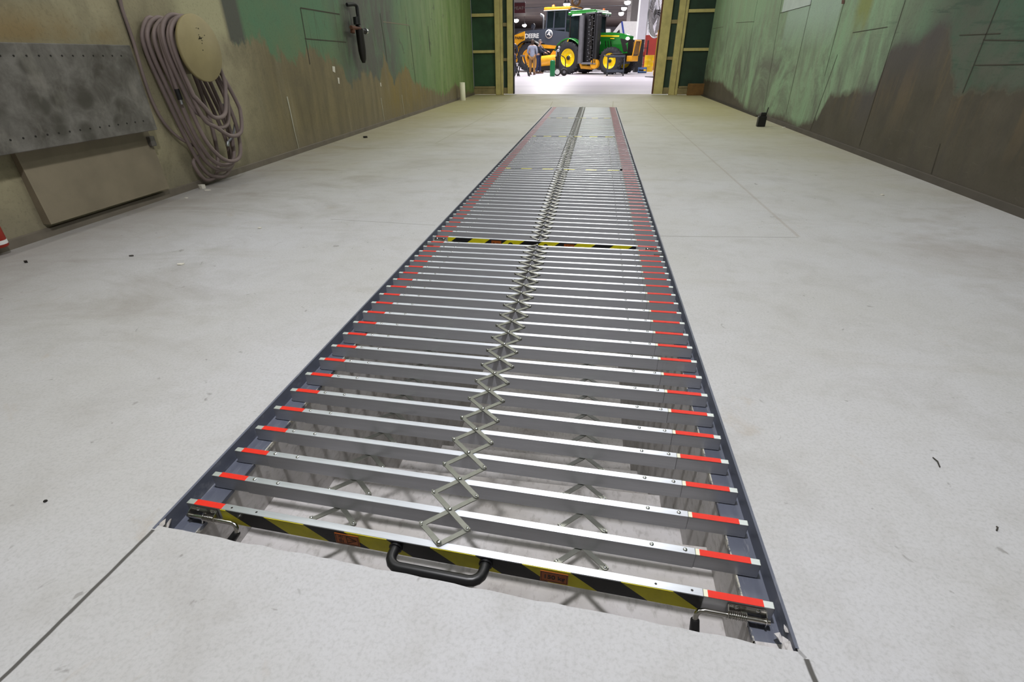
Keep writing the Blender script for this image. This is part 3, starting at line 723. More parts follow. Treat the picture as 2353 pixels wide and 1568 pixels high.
def latch(parent, sgn, yb=0.0):
    """spring bolt on the bar front; sgn -1 = left end, 1 = right end"""
    xc = sgn*0.592; y = -0.0085
    mb = MB(); mb.box((xc-0.033, y-0.0016, -0.040), (xc+0.033, y, -0.006), M['chrome'])
    for e in (-1, 1):
        x = xc+e*0.033
        arc = [(x, y-0.0016, -0.008)] + [(x, y-0.010-0.0085*math.sin(a), -0.026+0.014*math.cos(a)) for a in (0.3, 0.9, 1.5, 2.1, 2.7)] + [(x, y-0.0016, -0.040)]
        mb.prism(arc, (0.0015*e, 0, 0), M['chrome'])
    body = mb.build('latch', parent)
    z = -0.027; yy = y-0.0105; xi = xc-sgn*0.09; xo = xc+sgn*0.042
    pts = [(xo, yy, z), (xc, yy, z), (xi+sgn*0.016, yy, z), (xi+sgn*0.006, yy-0.002, z-0.002), (xi+sgn*0.001, yy-0.005, z-0.008), (xi, yy-0.009, z-0.018)]
    mb = MB(); mb.tube(pts, 0.0052, M['chrome'], 12); mb.build('bolt', body)
    mb = MB(); sp = [(xc-sgn*0.034+sgn*0.036*k/80, yy+0.0068*math.cos(k*PI/4), z+0.0068*math.sin(k*PI/4)) for k in range(81)]; mb.tube(sp, 0.0009, M['chrome'], 5)
    mb.tube([(xc+sgn*0.004, yy-0.006, z-0.016), (xc+sgn*0.002, yy, z+0.004), (xc-sgn*0.002, yy+0.003, z+0.013), (xc-sgn*0.012, yy+0.001, z+0.014)], 0.0016, M['chrome'], 6); mb.build('spring', body)
    mb = MB(); g0 = Vector((xi, yy-0.009, z-0.018)); g1 = g0+Vector((0.002 if sgn > 0 else -0.022, -0.012, -0.030))
    mb.tube([g0, g0.lerp(g1, 0.04), g0.lerp(g1, 0.9), g1], [0.0076, 0.0085, 0.0100, 0.0090], M['black'], 14); mb.build('grip', body, label='black plastic grip')
    for e in (-0.018, 0.020):
        mb = MB(); mb.lathe([(0.0048, 0), (0.004, 0.002), (1e-6, 0.0034)], M['screw'], 10, Matrix.Translation((xc+e, y-0.0016, -0.0125)) @ Matrix.Rotation(PI/2, 4, 'X')); mb.build('screw', body)

# measured depths of the slats (left end, right end) of the nearest cover
DL = [0.716, 0.8055, 0.8968, 0.9894, 1.0825, 1.1751, 1.2683, 1.3621, 1.4546, 1.5486, 1.6421, 1.7347, 1.8256, 1.9134, 1.9993, 2.0847, 2.1679, 2.251]
DR = [0.6383, 0.7319, 0.8325, 0.9293, 1.0276, 1.1234, 1.2212, 1.3201, 1.4195, 1.5161, 1.6118, 1.7062, 1.8001, 1.8906, 1.9809, 2.0688, 2.1562, 2.2381]
eL, eR = gnd(989.6, 556.2).y, gnd(1509.2, 577.9).y
for k in range(1, 6):
    DL.append(2.251+(eL-2.251)*k/5); DR.append(2.2381+(eR-2.2381)*k/5)
SEC = [(DL, DR)]
s2 = [2.70, 2.804, 2.899, 2.996, 3.089, 3.183, 3.277, 3.372, 3.467, 3.564, 3.660, 3.754, 3.848, 3.943, 4.037, 4.129, 4.222, 4.314, 4.406, 4.500, 4.593, 4.683, 4.765]
sk = gnd(993.8, 542.9).y-2.70
SEC.append(([y+sk*(1-i/22) for i, y in enumerate(s2)], s2))
for (a, b) in ((4.826, 6.93), (7.02, 9.18), (9.27, 11.27)):
    q = [a+(b-a)*i/22 for i in range(23)]; SEC.append((q, list(q)))
NAMES = ['nearest aluminium slat pit cover, slats wide apart, black pull handle and 150 kg sticker',
         'second aluminium slat pit cover from the camera, bright yellow and black striped front bar',
         'middle aluminium slat pit cover, its striped bar ending in a small black block at right',
         'fourth aluminium slat pit cover from the camera, thin striped line at its front',
         'farthest aluminium slat pit cover, ending at the doorway end of the pit']
for si, (yl, yr) in enumerate(SEC):
    root = thing('pit_cover', NAMES[si], 'pit cover', (SX, yl[0]*0.5+yr[0]*0.5, 0), 0, 'folding covers over the inspection pit')
    oy = root.location.y; n = len(yl)
    piv = {XC: [], -0.545: [], 0.033: []}
    for i in range(n):
        yc = (yl[i]+yr[i])/2+0.0085; ang = math.atan2(yr[i]-yl[i], 1.28)
        for x in piv: piv[x].append(yc-oy+math.tan(ang)*(x-SX))
        s = link('front_bar' if i == 0 else 'slat', SLAT, root, (0, yc-oy, 0), (0, 0, ang))
        link('red_tape', TAPE_L, s, label='red tape' ); link('red_tape', TAPE_R, s, label='red tape')
        link('sleeve_edge', CREAM, s)
        if si < 3 and i > 0:
            for x in (-0.523, -0.459, 0.424, 0.492): link('screw', SCREW, s, (x, 0, 0))
        if i == 0:
            sg = 1 if si == 0 else -1
            if si == 0:
                for x in (-0.523, -0.459, 0.424, 0.492): link('screw_hole', HOLE, s, (x, 0, 0))
            hazard(sg).build('warning_tape', s, label='yellow and black striped tape')
            if si == 0:
                warn_sticker(-0.232, FACE, 1).build('warning_sticker', s, label='orange sticker with a black warning triangle')
                load_sticker(0.226, FACE).build('load_sticker', s, label='orange sticker reading 150 kg')
                handle_mb(-0.117, 0.083).build('pull_handle', s, label='black pull handle')
            elif si == 1:
                load_sticker(-0.262, FLIP).build('load_sticker', s, label='orange sticker reading 150 kg')
                warn_sticker(0.15, FLIP, 1).build('warning_sticker', s, label='orange sticker with a black warning triangle')
                handle_mb(-0.180, 0.02, 0.03, -0.028).build('pull_handle', s, label='black pull handle')
            elif si == 2:
                mb = MB(); mb.box((0.500, -0.016, -0.04), (0.520, 0.004, 0.012), M['black'], 0.002); mb.build('end_block', s, label='black plastic block')
            if si < 2:
                latch(root if False else s.parent, -1); latch(s.parent, 1)
                for ch in list(root.children):
                    if ch.name.startswith('latch') and ch.location.length == 0: ch.location = (0, yc-oy, 0); ch.rotation_euler = (0, 0, ang)
    # scissor chains: one on top, two below the slats
    for x, z in ((XC, 0.0),) + (((-0.545, -0.0475), (0.033, -0.0475)) if si == 0 else ()):
        P = piv[x]; nm = 'top_link' if z == 0 else 'lower_link'
        for i in range(n):
            def half(p): return math.asin(max(0.05, min(0.995, p/LK)))   # angle of a link from X
            if 0 < i < n-1:
                a = half((P[i+1]-P[i-1])/2)
                link(nm, LA, root, (x-SX, P[i], z), (0, 0, a)); link(nm, LB, root, (x-SX, P[i], z), (0, 0, PI-a))
            else:
                p = P[1]-P[0] if i == 0 else P[-2]-P[-1]
                a = half(abs(p)); s = 1 if p > 0 else -1
                link(nm, HA, root, (x-SX, P[i], z), (0, 0, s*a)); link(nm, HB, root, (x-SX, P[i], z), (0, 0, PI-s*a))
    if si == 0:
        # far-end latch pins seen past the last slat
        mb = MB(); yq = yr[-1]-oy-0.012; mb.box((0.60, yq, -0.035), (0.655, yq+0.008, -0.012), M['chrome']); mb.build('end_pin', root)
        mb = MB(); yq = yl[-1]-oy-0.014; mb.box((-0.655, yq, -0.035), (-0.60, yq+0.008, -0.012), M['chrome']); mb.build('end_pin', root)

# ------------------------------------------------------------------ things along the left wall
q = [atx(0, 97, -2.985), atx(305, 107, -2.985), atx(360, 300, -2.985), atx(18, 355, -2.985)]
bz0, bz1, by0, by1 = 0.480, 0.985, 1.55, 3.350
root = thing('wall_board', 'scuffed grey board with rows of small holes standing off the left wall', 'board', (-3.115, 2.4, bz0))
mb = MB(); O = Vector((-3.115, 2.4, bz0))
def loc(p): return tuple(Vector(p)-O)
def lbox(mb, a, b, m, bev=0.0): mb.box(loc(a), loc(b), m, bev)
lbox(mb, (-3.02, by0, bz0), (-2.985, by1, bz1), M['board'], 0.004)
for k in range(26):
    y = 1.62+0.068*k
    if y < by1-0.03:
        for z in (0.545, 0.925):
            mb.cyl(loc((-2.9855, y, z)), loc((-2.984, y, z)), 0.0055, M['ink'], 8)
mb.build('board', root)
for y in (1.9, by1-0.07):
    mb = MB(); lbox(mb, (-3.12, y-0.02, bz0+0.02), (-3.02, y+0.02, bz0+0.06), M['tan']); lbox(mb, (-3.12, y-0.02, bz1-0.05), (-3.02, y+0.02, bz1-0.01), M['tan'])
    lbox(mb, (-3.12, y-0.02, bz0-0.09), (-3.10, y+0.02, bz1), M['tan'])
    mb.build('bracket', root)
mb = MB(); lbox(mb, (-3.12, by1-0.01, bz0-0.11), (-3.06, by1+0.035, bz0-0.045), M['board'], 0.005); mb.build('catch', root)
root = tag(MB().prism([(-3.124, 2.445, 0.075), (-3.072, 2.445, 0.075), (-3.092, 2.445, 0.47), (-3.124, 2.445, 0.47)], (0, 0.933, 0), M['tan']).build('access_panel'), 'dusty tan raised panel low on the left wall below the grey board', 'panel')
root = thing('hose_hanger', 'tan round disc on a drum fixed to the left wall', 'hose hanger', (-3.126, 3.775, 0.968))
mb = MB(); RY = Matrix.Rotation(PI/2, 4, 'Y'); mb.lathe([(0.16, 0.0), (0.16, 0.30)], M['tan'], 28, RY); mb.build('drum', root)
mb = MB(); mb.lathe([(0.2, 0.298), (0.21, 0.302), (0.211, 0.318), (0.206, 0.324), (0.0001, 0.326)], M['reel'], 48, RY)
random.seed(5)
for k in range(26):
    a = random.uniform(0, 6.28); r = abs(random.gauss(0, 0.03)); mb.cyl((0.326, 0.01+r*math.cos(a)*0.8, 0.065+r*math.sin(a)*1.4), (0.3268, 0.01+r*math.cos(a)*0.8, 0.065+r*math.sin(a)*1.4), random.uniform(0.002, 0.005), M['seam'], 6)
mb.build('disc', root)

hose = MB(); random.seed(11)
loops = [(-3.09, 0.03, 0.27, 0.055), (-3.05, 0.085, 0.265, 0.06), (-3.00, 0.13, 0.25, 0.045), (-2.94, 0.16, 0.25, 0.05), (-2.89, 0.35, 0.255, 0.06), (-2.93, 0.42, 0.25, 0.03), (-2.87, 0.50, 0.24, 0.0)]
path = []
top = [1.150, 1.158, 1.150, 1.165, 1.156, 1.172, 1.162, 1.17, 1.16]
def loop_pts(X, zb, hw, sh, zt, Xn):
    cy = 3.775
    f = 1.0
    return [(X, cy-0.02, zt), (X, cy-0.155, zt-0.075), (X, cy-0.185, 0.95), (X+0.01, cy-hw*0.62+sh*0.3, 0.70), (X+0.015, cy-hw*0.55+sh, 0.42 if zb < 0.3 else zb+0.16),
            (X+0.02, cy-hw*0.34+sh*1.7, zb+0.10), (X+0.02, cy+sh*2.6, zb+0.018), (X+0.02, cy+0.13+sh*2.8, zb+0.03), (X+0.015, cy+hw*0.85+sh*2.4, zb+0.16), (X+0.01, cy+hw+sh*1.6, zb+0.36 if zb < 0.3 else zb+0.26), (X, cy+0.21, 0.93), (X, cy+0.165, zt-0.055)]
allp = []
for i, (X, zb, hw, sh) in enumerate(loops):
    allp += loop_pts(X, zb, hw, sh, top[i], 0)
tail = [wl(264, -18, 0.03), wl(275, 22, 0.02), wl(300, 95, 0.02), wl(322, 170, 0.02), wl(345, 235, 0.02), wl(372, 285, 0.025), wl(402, 318, 0.04), wl(432, 336, 0.06), wl(450, 352, 0.05), Vector((-3.08, 3.70, 0.2)), Vector((-3.08, 3.78, 0.05)), Vector((-3.08, 3.95, 0.10)), Vector((-3.08, 4.02, 0.4)), Vector((-3.09, 3.97, 0.9))]
O = Vector((-2.98, 3.775, 1.14))
hp = smooth_path([Vector(p) for p in tail]+[Vector(p) for p in allp], 5)
end = [(-2.96, 3.64, 1.10), (-2.96, 3.60, 1.0), (-2.96, 3.60, 0.86), (-2.96, 3.61, 0.72)]
hp += smooth_path([Vector(allp[-1]), Vector((-2.9, 3.8, 1.15))]+[Vector(p) for p in end], 5)
hz = thing('air_hose', 'dusty mauve hose hanging in long loops from the round disc on the left wall', 'hose', tuple(O))
mb = MB(); nt = len(tail)*5-25; mb.tube([p-O for p in hp], [0.011 if i < nt else 0.0152 for i in range(len(hp))], M['hose'], 10); mb.build('hose_tube', hz)
mb = MB(); e = Vector(end[-1])-O; mb.cyl(e, e+Vector((0, 0.006, -0.07)), 0.0165, M['dark'], 12); mb.cyl(e+Vector((0, 0.006, -0.07)), e+Vector((0, 0.008, -0.10)), 0.011, M['silver'], 12); mb.build('coupling', hz, label='dark metal coupling')
mb = MB(); a = wl(500, 285, 0.16)-O; b = wl(483, 326, 0.16)-O; mb.tube(smooth_path([wl(470, 240, 0.16)-O, wl(495, 268, 0.17)-O, a, wl(492, 312, 0.17)-O, b], 5), 0.010, M['grey'], 8); mb.cyl(b, b+Vector((0, -0.02, -0.03)), 0.014, M['silver'], 10); mb.build('nozzle', hz, label='pale metal nozzle')

v = wl(-24, 562, 0.05)
root = thing('canister', 'red cylinder with a pale band at the left wall foot by the frame edge', 'canister', (v.x, v.y, 0.045))
mb = MB(); mb.lathe([(0.04, 0.0), (0.045, 0.004), (0.045, 0.34), (0.03, 0.38), (0.015, 0.40)], M['canister'], 24); mb.build('body', root)
mb = MB(); mb.lathe([(0.0456, 0.016), (0.0456, 0.036)], M['white'], 24); mb.build('band', root, label='pale band')
mb = MB(); mb.box((-0.05, -0.02, 0.2), (-0.04, 0.02, 0.3), M['dark']); mb.build('bracket', root)
mb = MB(); mb.cyl((0, 0, 0.40), (0, 0, 0.43), 0.014, M['dark'], 10); mb.box((-0.012, -0.05, 0.43), (0.012, 0.03, 0.445), M['dark']); mb.build('valve', root)

v = wl(806, 60, 0.085)
root = thing('pipe_valve', 'rusty dark pipe drop with valve fixed high on the left wall', 'valve', (v.x, v.y, v.z)); O = Vector(root.location)
L_ = lambda px, py, off=0.05: wl(px, py, off+0.03)-O
mb = MB(); mb.tube(smooth_path([L_(792, 11, 0.0), L_(800, 10, 0.04), L_(804, 14, 0.06), L_(806, 26, 0.06), L_(808, 40, 0.06)], 4), 0.022, M['dark'], 8); mb.build('pipe', root)
mb = MB(); mb.cyl(L_(802, 40, 0.07), L_(804, 57, 0.07), 0.045, M['black'], 12); mb.cyl(L_(808, 40, 0.05), L_(809, 62, 0.05), 0.03, M['dark'], 10); mb.build('filter_bowl', root)
mb = MB(); mb.cyl(L_(791, 63, 0.06), L_(812, 66, 0.06), 0.022, M['rust'], 8); mb.cyl(L_(796, 64, 0.05), L_(797, 76, 0.05), 0.03, M['rust'], 8); mb.build('cross_pipe', root)
mb = MB(); mb.lathe([(0.05, 0.0), (0.05, 0.24), (0.04, 0.33), (0.02, 0.38)], M['ink'], 14, Matrix.Translation(L_(809, 68, 0.07)) @ Matrix.Rotation(PI, 4, 'X')); mb.build('regulator', root)
mb = MB(); mb.cyl(L_(813, 71, 0.07), L_(819, 72, 0.09), 0.03, M['dark'], 10); mb.cyl(L_(819, 72, 0.09), L_(821, 72.3, 0.095), 0.036, M['silver'], 12); mb.build('gauge', root, label='pale faced gauge')

v = gnd(1064, 231)
tag(MB().lathe([(0.062, 0.0), (0.062, 0.385), (0.054, 0.385), (0.054, 0.30), (0.0001, 0.30)], M['cream'], 24).build('pipe_stub', None, (v.x+0.0, v.y, 0.0)), 'short pale round pipe standing on the floor by the left wall', 'pipe')

# ------------------------------------------------------------------ right side
v = gnd(1747, 291)
root = thing('spray_bottle', 'small black canister standing alone on the floor by the right wall', 'canister', (v.x, v.y, 0.0))
mb = MB(); mb.box((-0.055, -0.04, 0), (0.055, 0.04, 0.14), M['black'], 0.01); mb.build('body', root)
mb = MB(); mb.box((-0.035, -0.035, 0.14), (0.045, 0.035, 0.185), M['black'], 0.008); mb.cyl((0.045, 0, 0.17), (0.055, 0, 0.25), 0.006, M['black'], 8); mb.build('cap', root)
v = gnd(1597, 223)
tag(MB().box((-0.215, -0.05, 0), (0.215, 0.05, 0.27), M['wood'], 0.008).build('wood_block', None, (at(1599, 210, 14.9).x, 14.9, 0.0)), 'brown wooden block on the floor in front of the right door', 'wood block')

def chip(px, py, r, m, name, label, cat, n=6, h=0.004):
    v = gnd(px, py); mb = MB(); pts = [(r*random.uniform(0.5, 1.1)*math.cos(2*PI*k/n), r*0.75*random.uniform(0.5, 1.1)*math.sin(2*PI*k/n), 0.0006) for k in range(n)]
    mb.prism(pts, (0.0, 0.0, h), M[m]); return tag(mb.build(name, None, (v.x, v.y, 0)), label, cat, 'white flakes on the booth floor' if name == 'paint_flake' else 'dark chips on the booth floor')
random.seed(21)
chip(466, 434, 0.035, 'paper', 'paint_flake', 'white flake at the left wall foot below the hose loops', 'debris', h=0.03)
chip(478, 438, 0.03, 'paper', 'paint_flake', 'thin white sliver on the floor just right of the flake below the hose', 'debris')
chip(428, 456, 0.018, 'paper', 'paint_flake', 'small white flake on the floor in front of the low tan panel', 'debris')
chip(417, 608, 0.022, 'paper', 'paint_flake', 'white flake out on the left floor, nearest of the white scraps', 'debris')
chip(597, 525, 0.018, 'paper', 'paint_flake', 'white speck on the left floor between the hose and the pit', 'debris')
chip(1801, 294, 0.035, 'paper', 'paint_flake', 'white flake along the right wall foot beside the black canister', 'debris', h=0.01)
chip(2027, 449, 0.02, 'paper', 'paint_flake', 'white flake lying on the right floor near the wall', 'debris', h=0.006)
chip(840, 317, 0.03, 'ink', 'dark_chip', 'dark chip near the left wall at mid depth', 'debris', h=0.02)
chip(60, 604, 0.011, 'ink', 'dark_chip', 'dark chip near the left edge of the picture', 'debris', h=0.01)
chip(105, 1154, 0.005, 'ink', 'dark_chip', 'tiny dark chip on the left floor beside the nearest cover', 'debris', h=0.004)
chip(302, 589, 0.014, 'twig', 'dark_chip', 'dark sliver on the left floor in front of the tan panel', 'debris')
def twig(a, b, label):
    p, q = gnd(*a), gnd(*b); o = (p+q)/2; mb = MB(); mb.tube([p-o+Vector((0, 0, 0.002)), Vector((0.003, 0.002, 0.004)), q-o+Vector((0, 0, 0.002))], 0.0015, M['twig'], 5)
    tag(mb.build('wire_scrap', None, tuple(o)), label, 'debris', 'wire scraps on the right floor')
twig((2143, 1053), (2159, 1075), 'thin dark wire scrap on the right floor beside the pit')
twig((2289, 1212), (2289, 1221), 'short dark scrap near the right edge of the picture')

# ------------------------------------------------------------------ the shop beyond the doors
mb = MB(); mb.quad([(-45, 112, 0), (45, 112, 0), (45, 112, 9), (-45, 112, 9)], M['shopwall']); mb.box((-45, 111.4, 0), (45, 111.9, 1.0), M['redwall']); struct(mb.build('wall_far'))
mb = MB(); mb.quad([(-45, YE+0.3, 7.6), (45, YE+0.3, 7.6), (45, 112, 5.6), (-45, 112, 5.6)], M['ribs']); struct(mb.build('ceiling'))
mb = MB(); mb.quad([(-45, YE, 0), (-45, 112, 0), (-45, 112, 9), (-45, YE, 9)], M['shopwall']); struct(mb.build('wall_shop_left'))
mb = MB(); mb.quad([(45, YE, 0), (45, 112, 0), (45, 112, 9), (45, YE, 9)], M['shopwall']); struct(mb.build('wall_shop_right'))

def wheel(name, parent, c, R, w, rim, ax, side=-1, lugs=22, rimr=0.6, hub='dark'):
    """wheel with its axis along local y; side -1 shows its face to -y"""
    mtx = Matrix.Translation(c) @ Matrix.Rotation(PI/2, 4, 'X')
    mb = MB(); h = w/2; r0 = R*rimr
    mb.lathe([(r0, -h*0.82), (r0*1.12, -h*0.96), (R*0.88, -h), (R*0.955, -h*0.86), (R*0.965, 0), (R*0.955, h*0.86), (R*0.88, h), (r0*1.12, h*0.96), (r0, h*0.82), (r0, -h*0.82)], M['tyre'], 44, mtx)
    for k in range(lugs):
        for s in (-1, 1):
            a = 2*PI*(k+(0.5 if s > 0 else 0))/lugs
            m2 = mtx @ Matrix.Rotation(a, 4, 'Z')
            mb.add([(R*0.90, 0.03, 0.0), (R*0.90, -0.03, 0.0), (R*0.86, -0.16-0.03, s*h*1.01), (R*0.86, -0.16+0.03, s*h*1.01), (R*1.0, 0.022, 0.0), (R*1.0, -0.022, 0.0), (R*0.985, -0.16-0.02, s*h*1.01), (R*0.985, -0.16+0.02, s*h*1.01)],
                   [(0, 1, 2, 3), (4, 7, 6, 5), (0, 4, 5, 1), (1, 5, 6, 2), (2, 6, 7, 3), (3, 7, 4, 0)], M['tyre'], False, m2)
    t = mb.build('wheel', parent)
    mb = MB(); f = side*-1
    # face of the rim points along local -y  (=> +z of mtx is -y)
    mb.lathe([(r0*0.995, h*0.86), (r0*0.93, h*0.80), (r0*0.90, h*0.45), (r0*0.80, h*0.30), (r0*0.55, h*0.22), (r0*0.34, h*0.34), (r0*0.34, h*0.50), (0.0001, h*0.52)], rim, 32, mtx, True, False)
    mb.build('rim', t, label='yellow rim')
    mb = MB(); mb.lathe([(r0*0.24, h*0.5), (r0*0.22, h*0.66), (0.0001, h*0.68)], M[hub], 16, mtx)
    for k in range(8):
        a = 2*PI*k/8; mb.cyl(mtx @ Vector((r0*0.29*math.cos(a), r0*0.29*math.sin(a), h*0.5)), mtx @ Vector((r0*0.29*math.cos(a), r0*0.29*math.sin(a), h*0.58)), r0*0.035, M[hub], 6)
    mb.build('hub', t)
    return t

# --- green tractor, facing right and a little towards the pit
TY = 34.0; ta = -0.50
v = at(1326, 168, TY)
tr = thing('tractor', 'green farm tractor with yellow wheels and a folded mower deck at its side', 'tractor', (v.x, TY, 0.0), ta)
for (nm, x, y, R, w, rr) in (('rear', 0, -0.92, 0.82, 0.50, 0.56), ('rear', 0, 0.92, 0.82, 0.50, 0.56), ('front', 2.62, -0.90, 0.66, 0.40, 0.58), ('front', 2.62, 0.90, 0.66, 0.40, 0.58)):
    wheel(nm, tr, (x, y, R), R, w, M['jdyellow'], 'y', -1, 20, rr)
mb = MB()   # bonnet
sec = [(1.35, 0.36, 1.02, 2.02, 0.44), (2.2, 0.36, 1.0, 2.02, 0.44), (2.9, 0.34, 1.0, 1.95, 0.42), (3.3, 0.30, 1.02, 1.82, 0.38)]
rings = []
for (x, hw, z0, z1, hb) in sec:
    rings.append([(x, -hb*0.95, z0), (x, -hb, z0+0.45), (x, -hw*1.08, z1-0.12), (x, -hw*0.7, z1), (x, hw*0.7, z1), (x, hw*1.08, z1-0.12), (x, hb, z0+0.45), (x, hb*0.95, z0)])
vs = [p for r in rings for p in r]; fs = []
for i in range(3):
    for k in range(8): fs.append((i*8+k, (i+1)*8+k, (i+1)*8+(k+1) % 8, i*8+(k+1) % 8))
fs += [tuple(range(8)), tuple(range(24, 32))[::-1]]
mb.add(vs, fs, M['jdgreen'], False); mb.build('bonnet', tr)
mb = MB(); mb.add([(1.36, -0.412, 1.83), (2.75, -0.395, 1.79), (2.75, -0.385, 1.86), (1.36, -0.40, 1.91)], [(0, 1, 2, 3)], M['jdyellow']); mb.add([(2.25, -0.45, 1.70), (2.5, -0.447, 1.69), (2.5, -0.442, 1.735), (2.25, -0.445, 1.745)], [(0, 1, 2, 3)], M['jdyellow']); mb.build('side_stripe', tr, label='yellow stripe')
mb = MB()
for k in range(3):
    for j in range(2):
        x = 1.95+0.16*k; z = 1.62-0.34*j; mb.prism([(x, -0.452, z), (x+0.035, -0.452, z), (x+0.10, -0.462, z-0.27), (x+0.065, -0.462, z-0.27)], (0, -0.004, 0), M['ink'])
mb.build('side_vent', tr)
mb = MB(); mb.prism([(2.85, -0.44, 1.72), (3.31, -0.36, 1.62), (3.32, -0.36, 1.1), (3.1, -0.42, 1.08)], (0, 0.01, 0), M['ink']); mb.box((3.29, -0.34, 1.04), (3.34, 0.34, 1.66), M['ink']); mb.build('grille', tr)
for y in (-0.30, 0.30):
    mb = MB(); mb.ball((3.22, y, 1.70), 0.15, M['headglow'], 14, (0.7, 0.65, 0.55)); mb.build('headlamp', tr)
mb = MB(); mb.lathe([(0.16, 0), (0.16, 0.012), (0.0001, 0.012)], M['white'], 24, Matrix.Translation((1.52, -0.445, 1.52)) @ Matrix.Rotation(PI/2, 4, 'X')); mb.lathe([(0.10, 0.012), (0.10, 0.016), (0.0001, 0.016)], M['silver'], 20, Matrix.Translation((1.52, -0.445, 1.52)) @ Matrix.Rotation(PI/2, 4, 'X')); mb.build('round_badge', tr)
mb = MB()   # cab posts, floor, roof
for (x, y) in ((-0.15, -0.78), (-0.15, 0.78), (1.32, -0.74), (1.32, 0.74)): mb.tube([(x*1.0, y, 1.25), (x*0.95, y*0.96, 2.86)], 0.045, M['ink'], 6)
for y in (-0.78, 0.78): mb.tube([(0.42, y, 1.3), (0.45, y*0.96, 2.86)], 0.035, M['ink'], 6)
mb.box((-0.18, -0.78, 0.85), (1.36, 0.78, 1.3), M['ink'], 0.03); mb.build('cab_frame', tr)
mb = MB(); mb.quad([(-0.14, -0.775, 1.3), (1.3, -0.735, 1.3), (1.25, -0.72, 2.84), (-0.13, -0.755, 2.84)], M['glass']); mb.quad([(1.32, -0.73, 1.3), (1.32, 0.73, 1.3), (1.26, 0.7, 2.84), (1.26, -0.7, 2.84)], M['glass']); mb.quad([(-0.16, -0.75, 1.3), (-0.16, 0.75, 1.3), (-0.14, 0.73, 2.84), (-0.14, -0.73, 2.84)], M['glass']); mb.quad([(-0.14, 0.775, 1.3), (1.3, 0.735, 1.3), (1.25, 0.72, 2.84), (-0.13, 0.755, 2.84)], M['glass']); mb.build('cab_glazing', tr)
mb = MB(); mb.box((0.0, -0.28, 1.3), (0.5, 0.28, 1.75), M['dark'], 0.05); mb.box((-0.08, -0.28, 1.7), (0.08, 0.28, 2.4), M['dark'], 0.05); mb.tube([(0.95, 0, 1.4), (0.8, 0, 1.95)], 0.03, M['ink'], 6); mb.lathe([(0.2, 0), (0.2, 0.03)], M['ink'], 18, Matrix.Translation((0.78, 0, 1.95))); mb.build('seat', tr)
mb = MB(); mb.box((-0.28, -0.86, 2.86), (1.55, 0.86, 3.02), M['jdgreen'], 0.07); mb.box((-0.18, -0.78, 3.0), (1.4, 0.78, 3.1), M['jdgreen'], 0.045); mb.box((1.1, -0.84, 2.80), (1.5, 0.84, 2.90), M['ink'], 0.03); mb.build('roof', tr)
mb = MB(); mb.lathe([(0.24, 0), (0.24, 0.07), (0.17, 0.12), (0.0001, 0.13)], M['white'], 18, Matrix.Translation((0.45, 0, 3.09))); mb.build('roof_dome', tr, label='white receiver dome')
mb = MB(); mb.box((0.05, -0.90, 2.84), (0.75, -0.85, 2.92), M['white']); mb.build('roof_panel', tr)
for (x, y, m) in ((1.42, -0.62, 'orange'), (1.50, -0.36, 'headglow'), (1.50, 0.30, 'silver'), (1.5, 0.55, 'silver'), (1.2, 0.6, 'orange')):
    mb = MB(); mb.ball((x, y-0.05, 2.87 if x > 1.3 else 3.13), 0.075, M[m], 10); mb.build('roof_lamp', tr)
mb = MB()
for s in (-1, 1):
    arc = [(1.0*math.cos(a)*0.98, s*0.0, 0.82+0.98*math.sin(a)) for a in [PI*0.12+PI*0.76*k/10 for k in range(11)]]
    for k in range(10):
        a, b = Vector(arc[k]), Vector(arc[k+1]); mb.add([a+Vector((0, s*0.66, 0)), a+Vector((0, s*1.16, -0.02)), b+Vector((0, s*1.16, -0.02)), b+Vector((0, s*0.66, 0)), a*0.98+Vector((0, s*1.16, -0.03)), b*0.98+Vector((0, s*1.16, -0.03))], [(0, 1, 2, 3), (1, 4, 5, 2)], M['jdgreen'], True)
mb.build('fender', tr)
mb = MB(); mb.box((-0.3, -0.35, 0.5), (3.2, 0.35, 1.05), M['ink'], 0.05); mb.box((1.0, -0.7, 0.45), (1.9, 0.7, 0.95), M['ink'], 0.08); mb.cyl((0, -0.9, 0.82), (0, 0.9, 0.82), 0.14, M['ink'], 12); mb.cyl((2.62, -0.9, 0.66), (2.62, 0.9, 0.66), 0.10, M['ink'], 12); mb.build('chassis', tr)
mb = MB(); mb.tube([(1.28, -0.72, 1.3), (1.34, -0.82, 1.95)], 0.06, M['dark'], 8); mb.box((1.30, -0.95, 1.95), (1.36, -0.72, 2.3), M['ink'], 0.02); mb.build('mirror', tr)
mb = MB(); mb.box((3.3, -0.4, 0.62), (3.62, 0.4, 0.90), M['machine'], 0.03); mb.tube([(3.62, -0.36, 0.9), (3.72, -0.34, 1.60)], 0.035, M['machine'], 6); mb.tube([(3.62, 0.36, 0.9), (3.72, 0.34, 1.60)], 0.035, M['machine'], 6); mb.tube([(3.72, -0.34, 1.60), (3.72, 0.34, 1.60)], 0.04, M['machine'], 6); mb.box((3.6, -0.34, 0.95), (3.66, 0.34, 1.55), M['wood']); mb.build('front_guard', tr, label='yellow brown front guard')

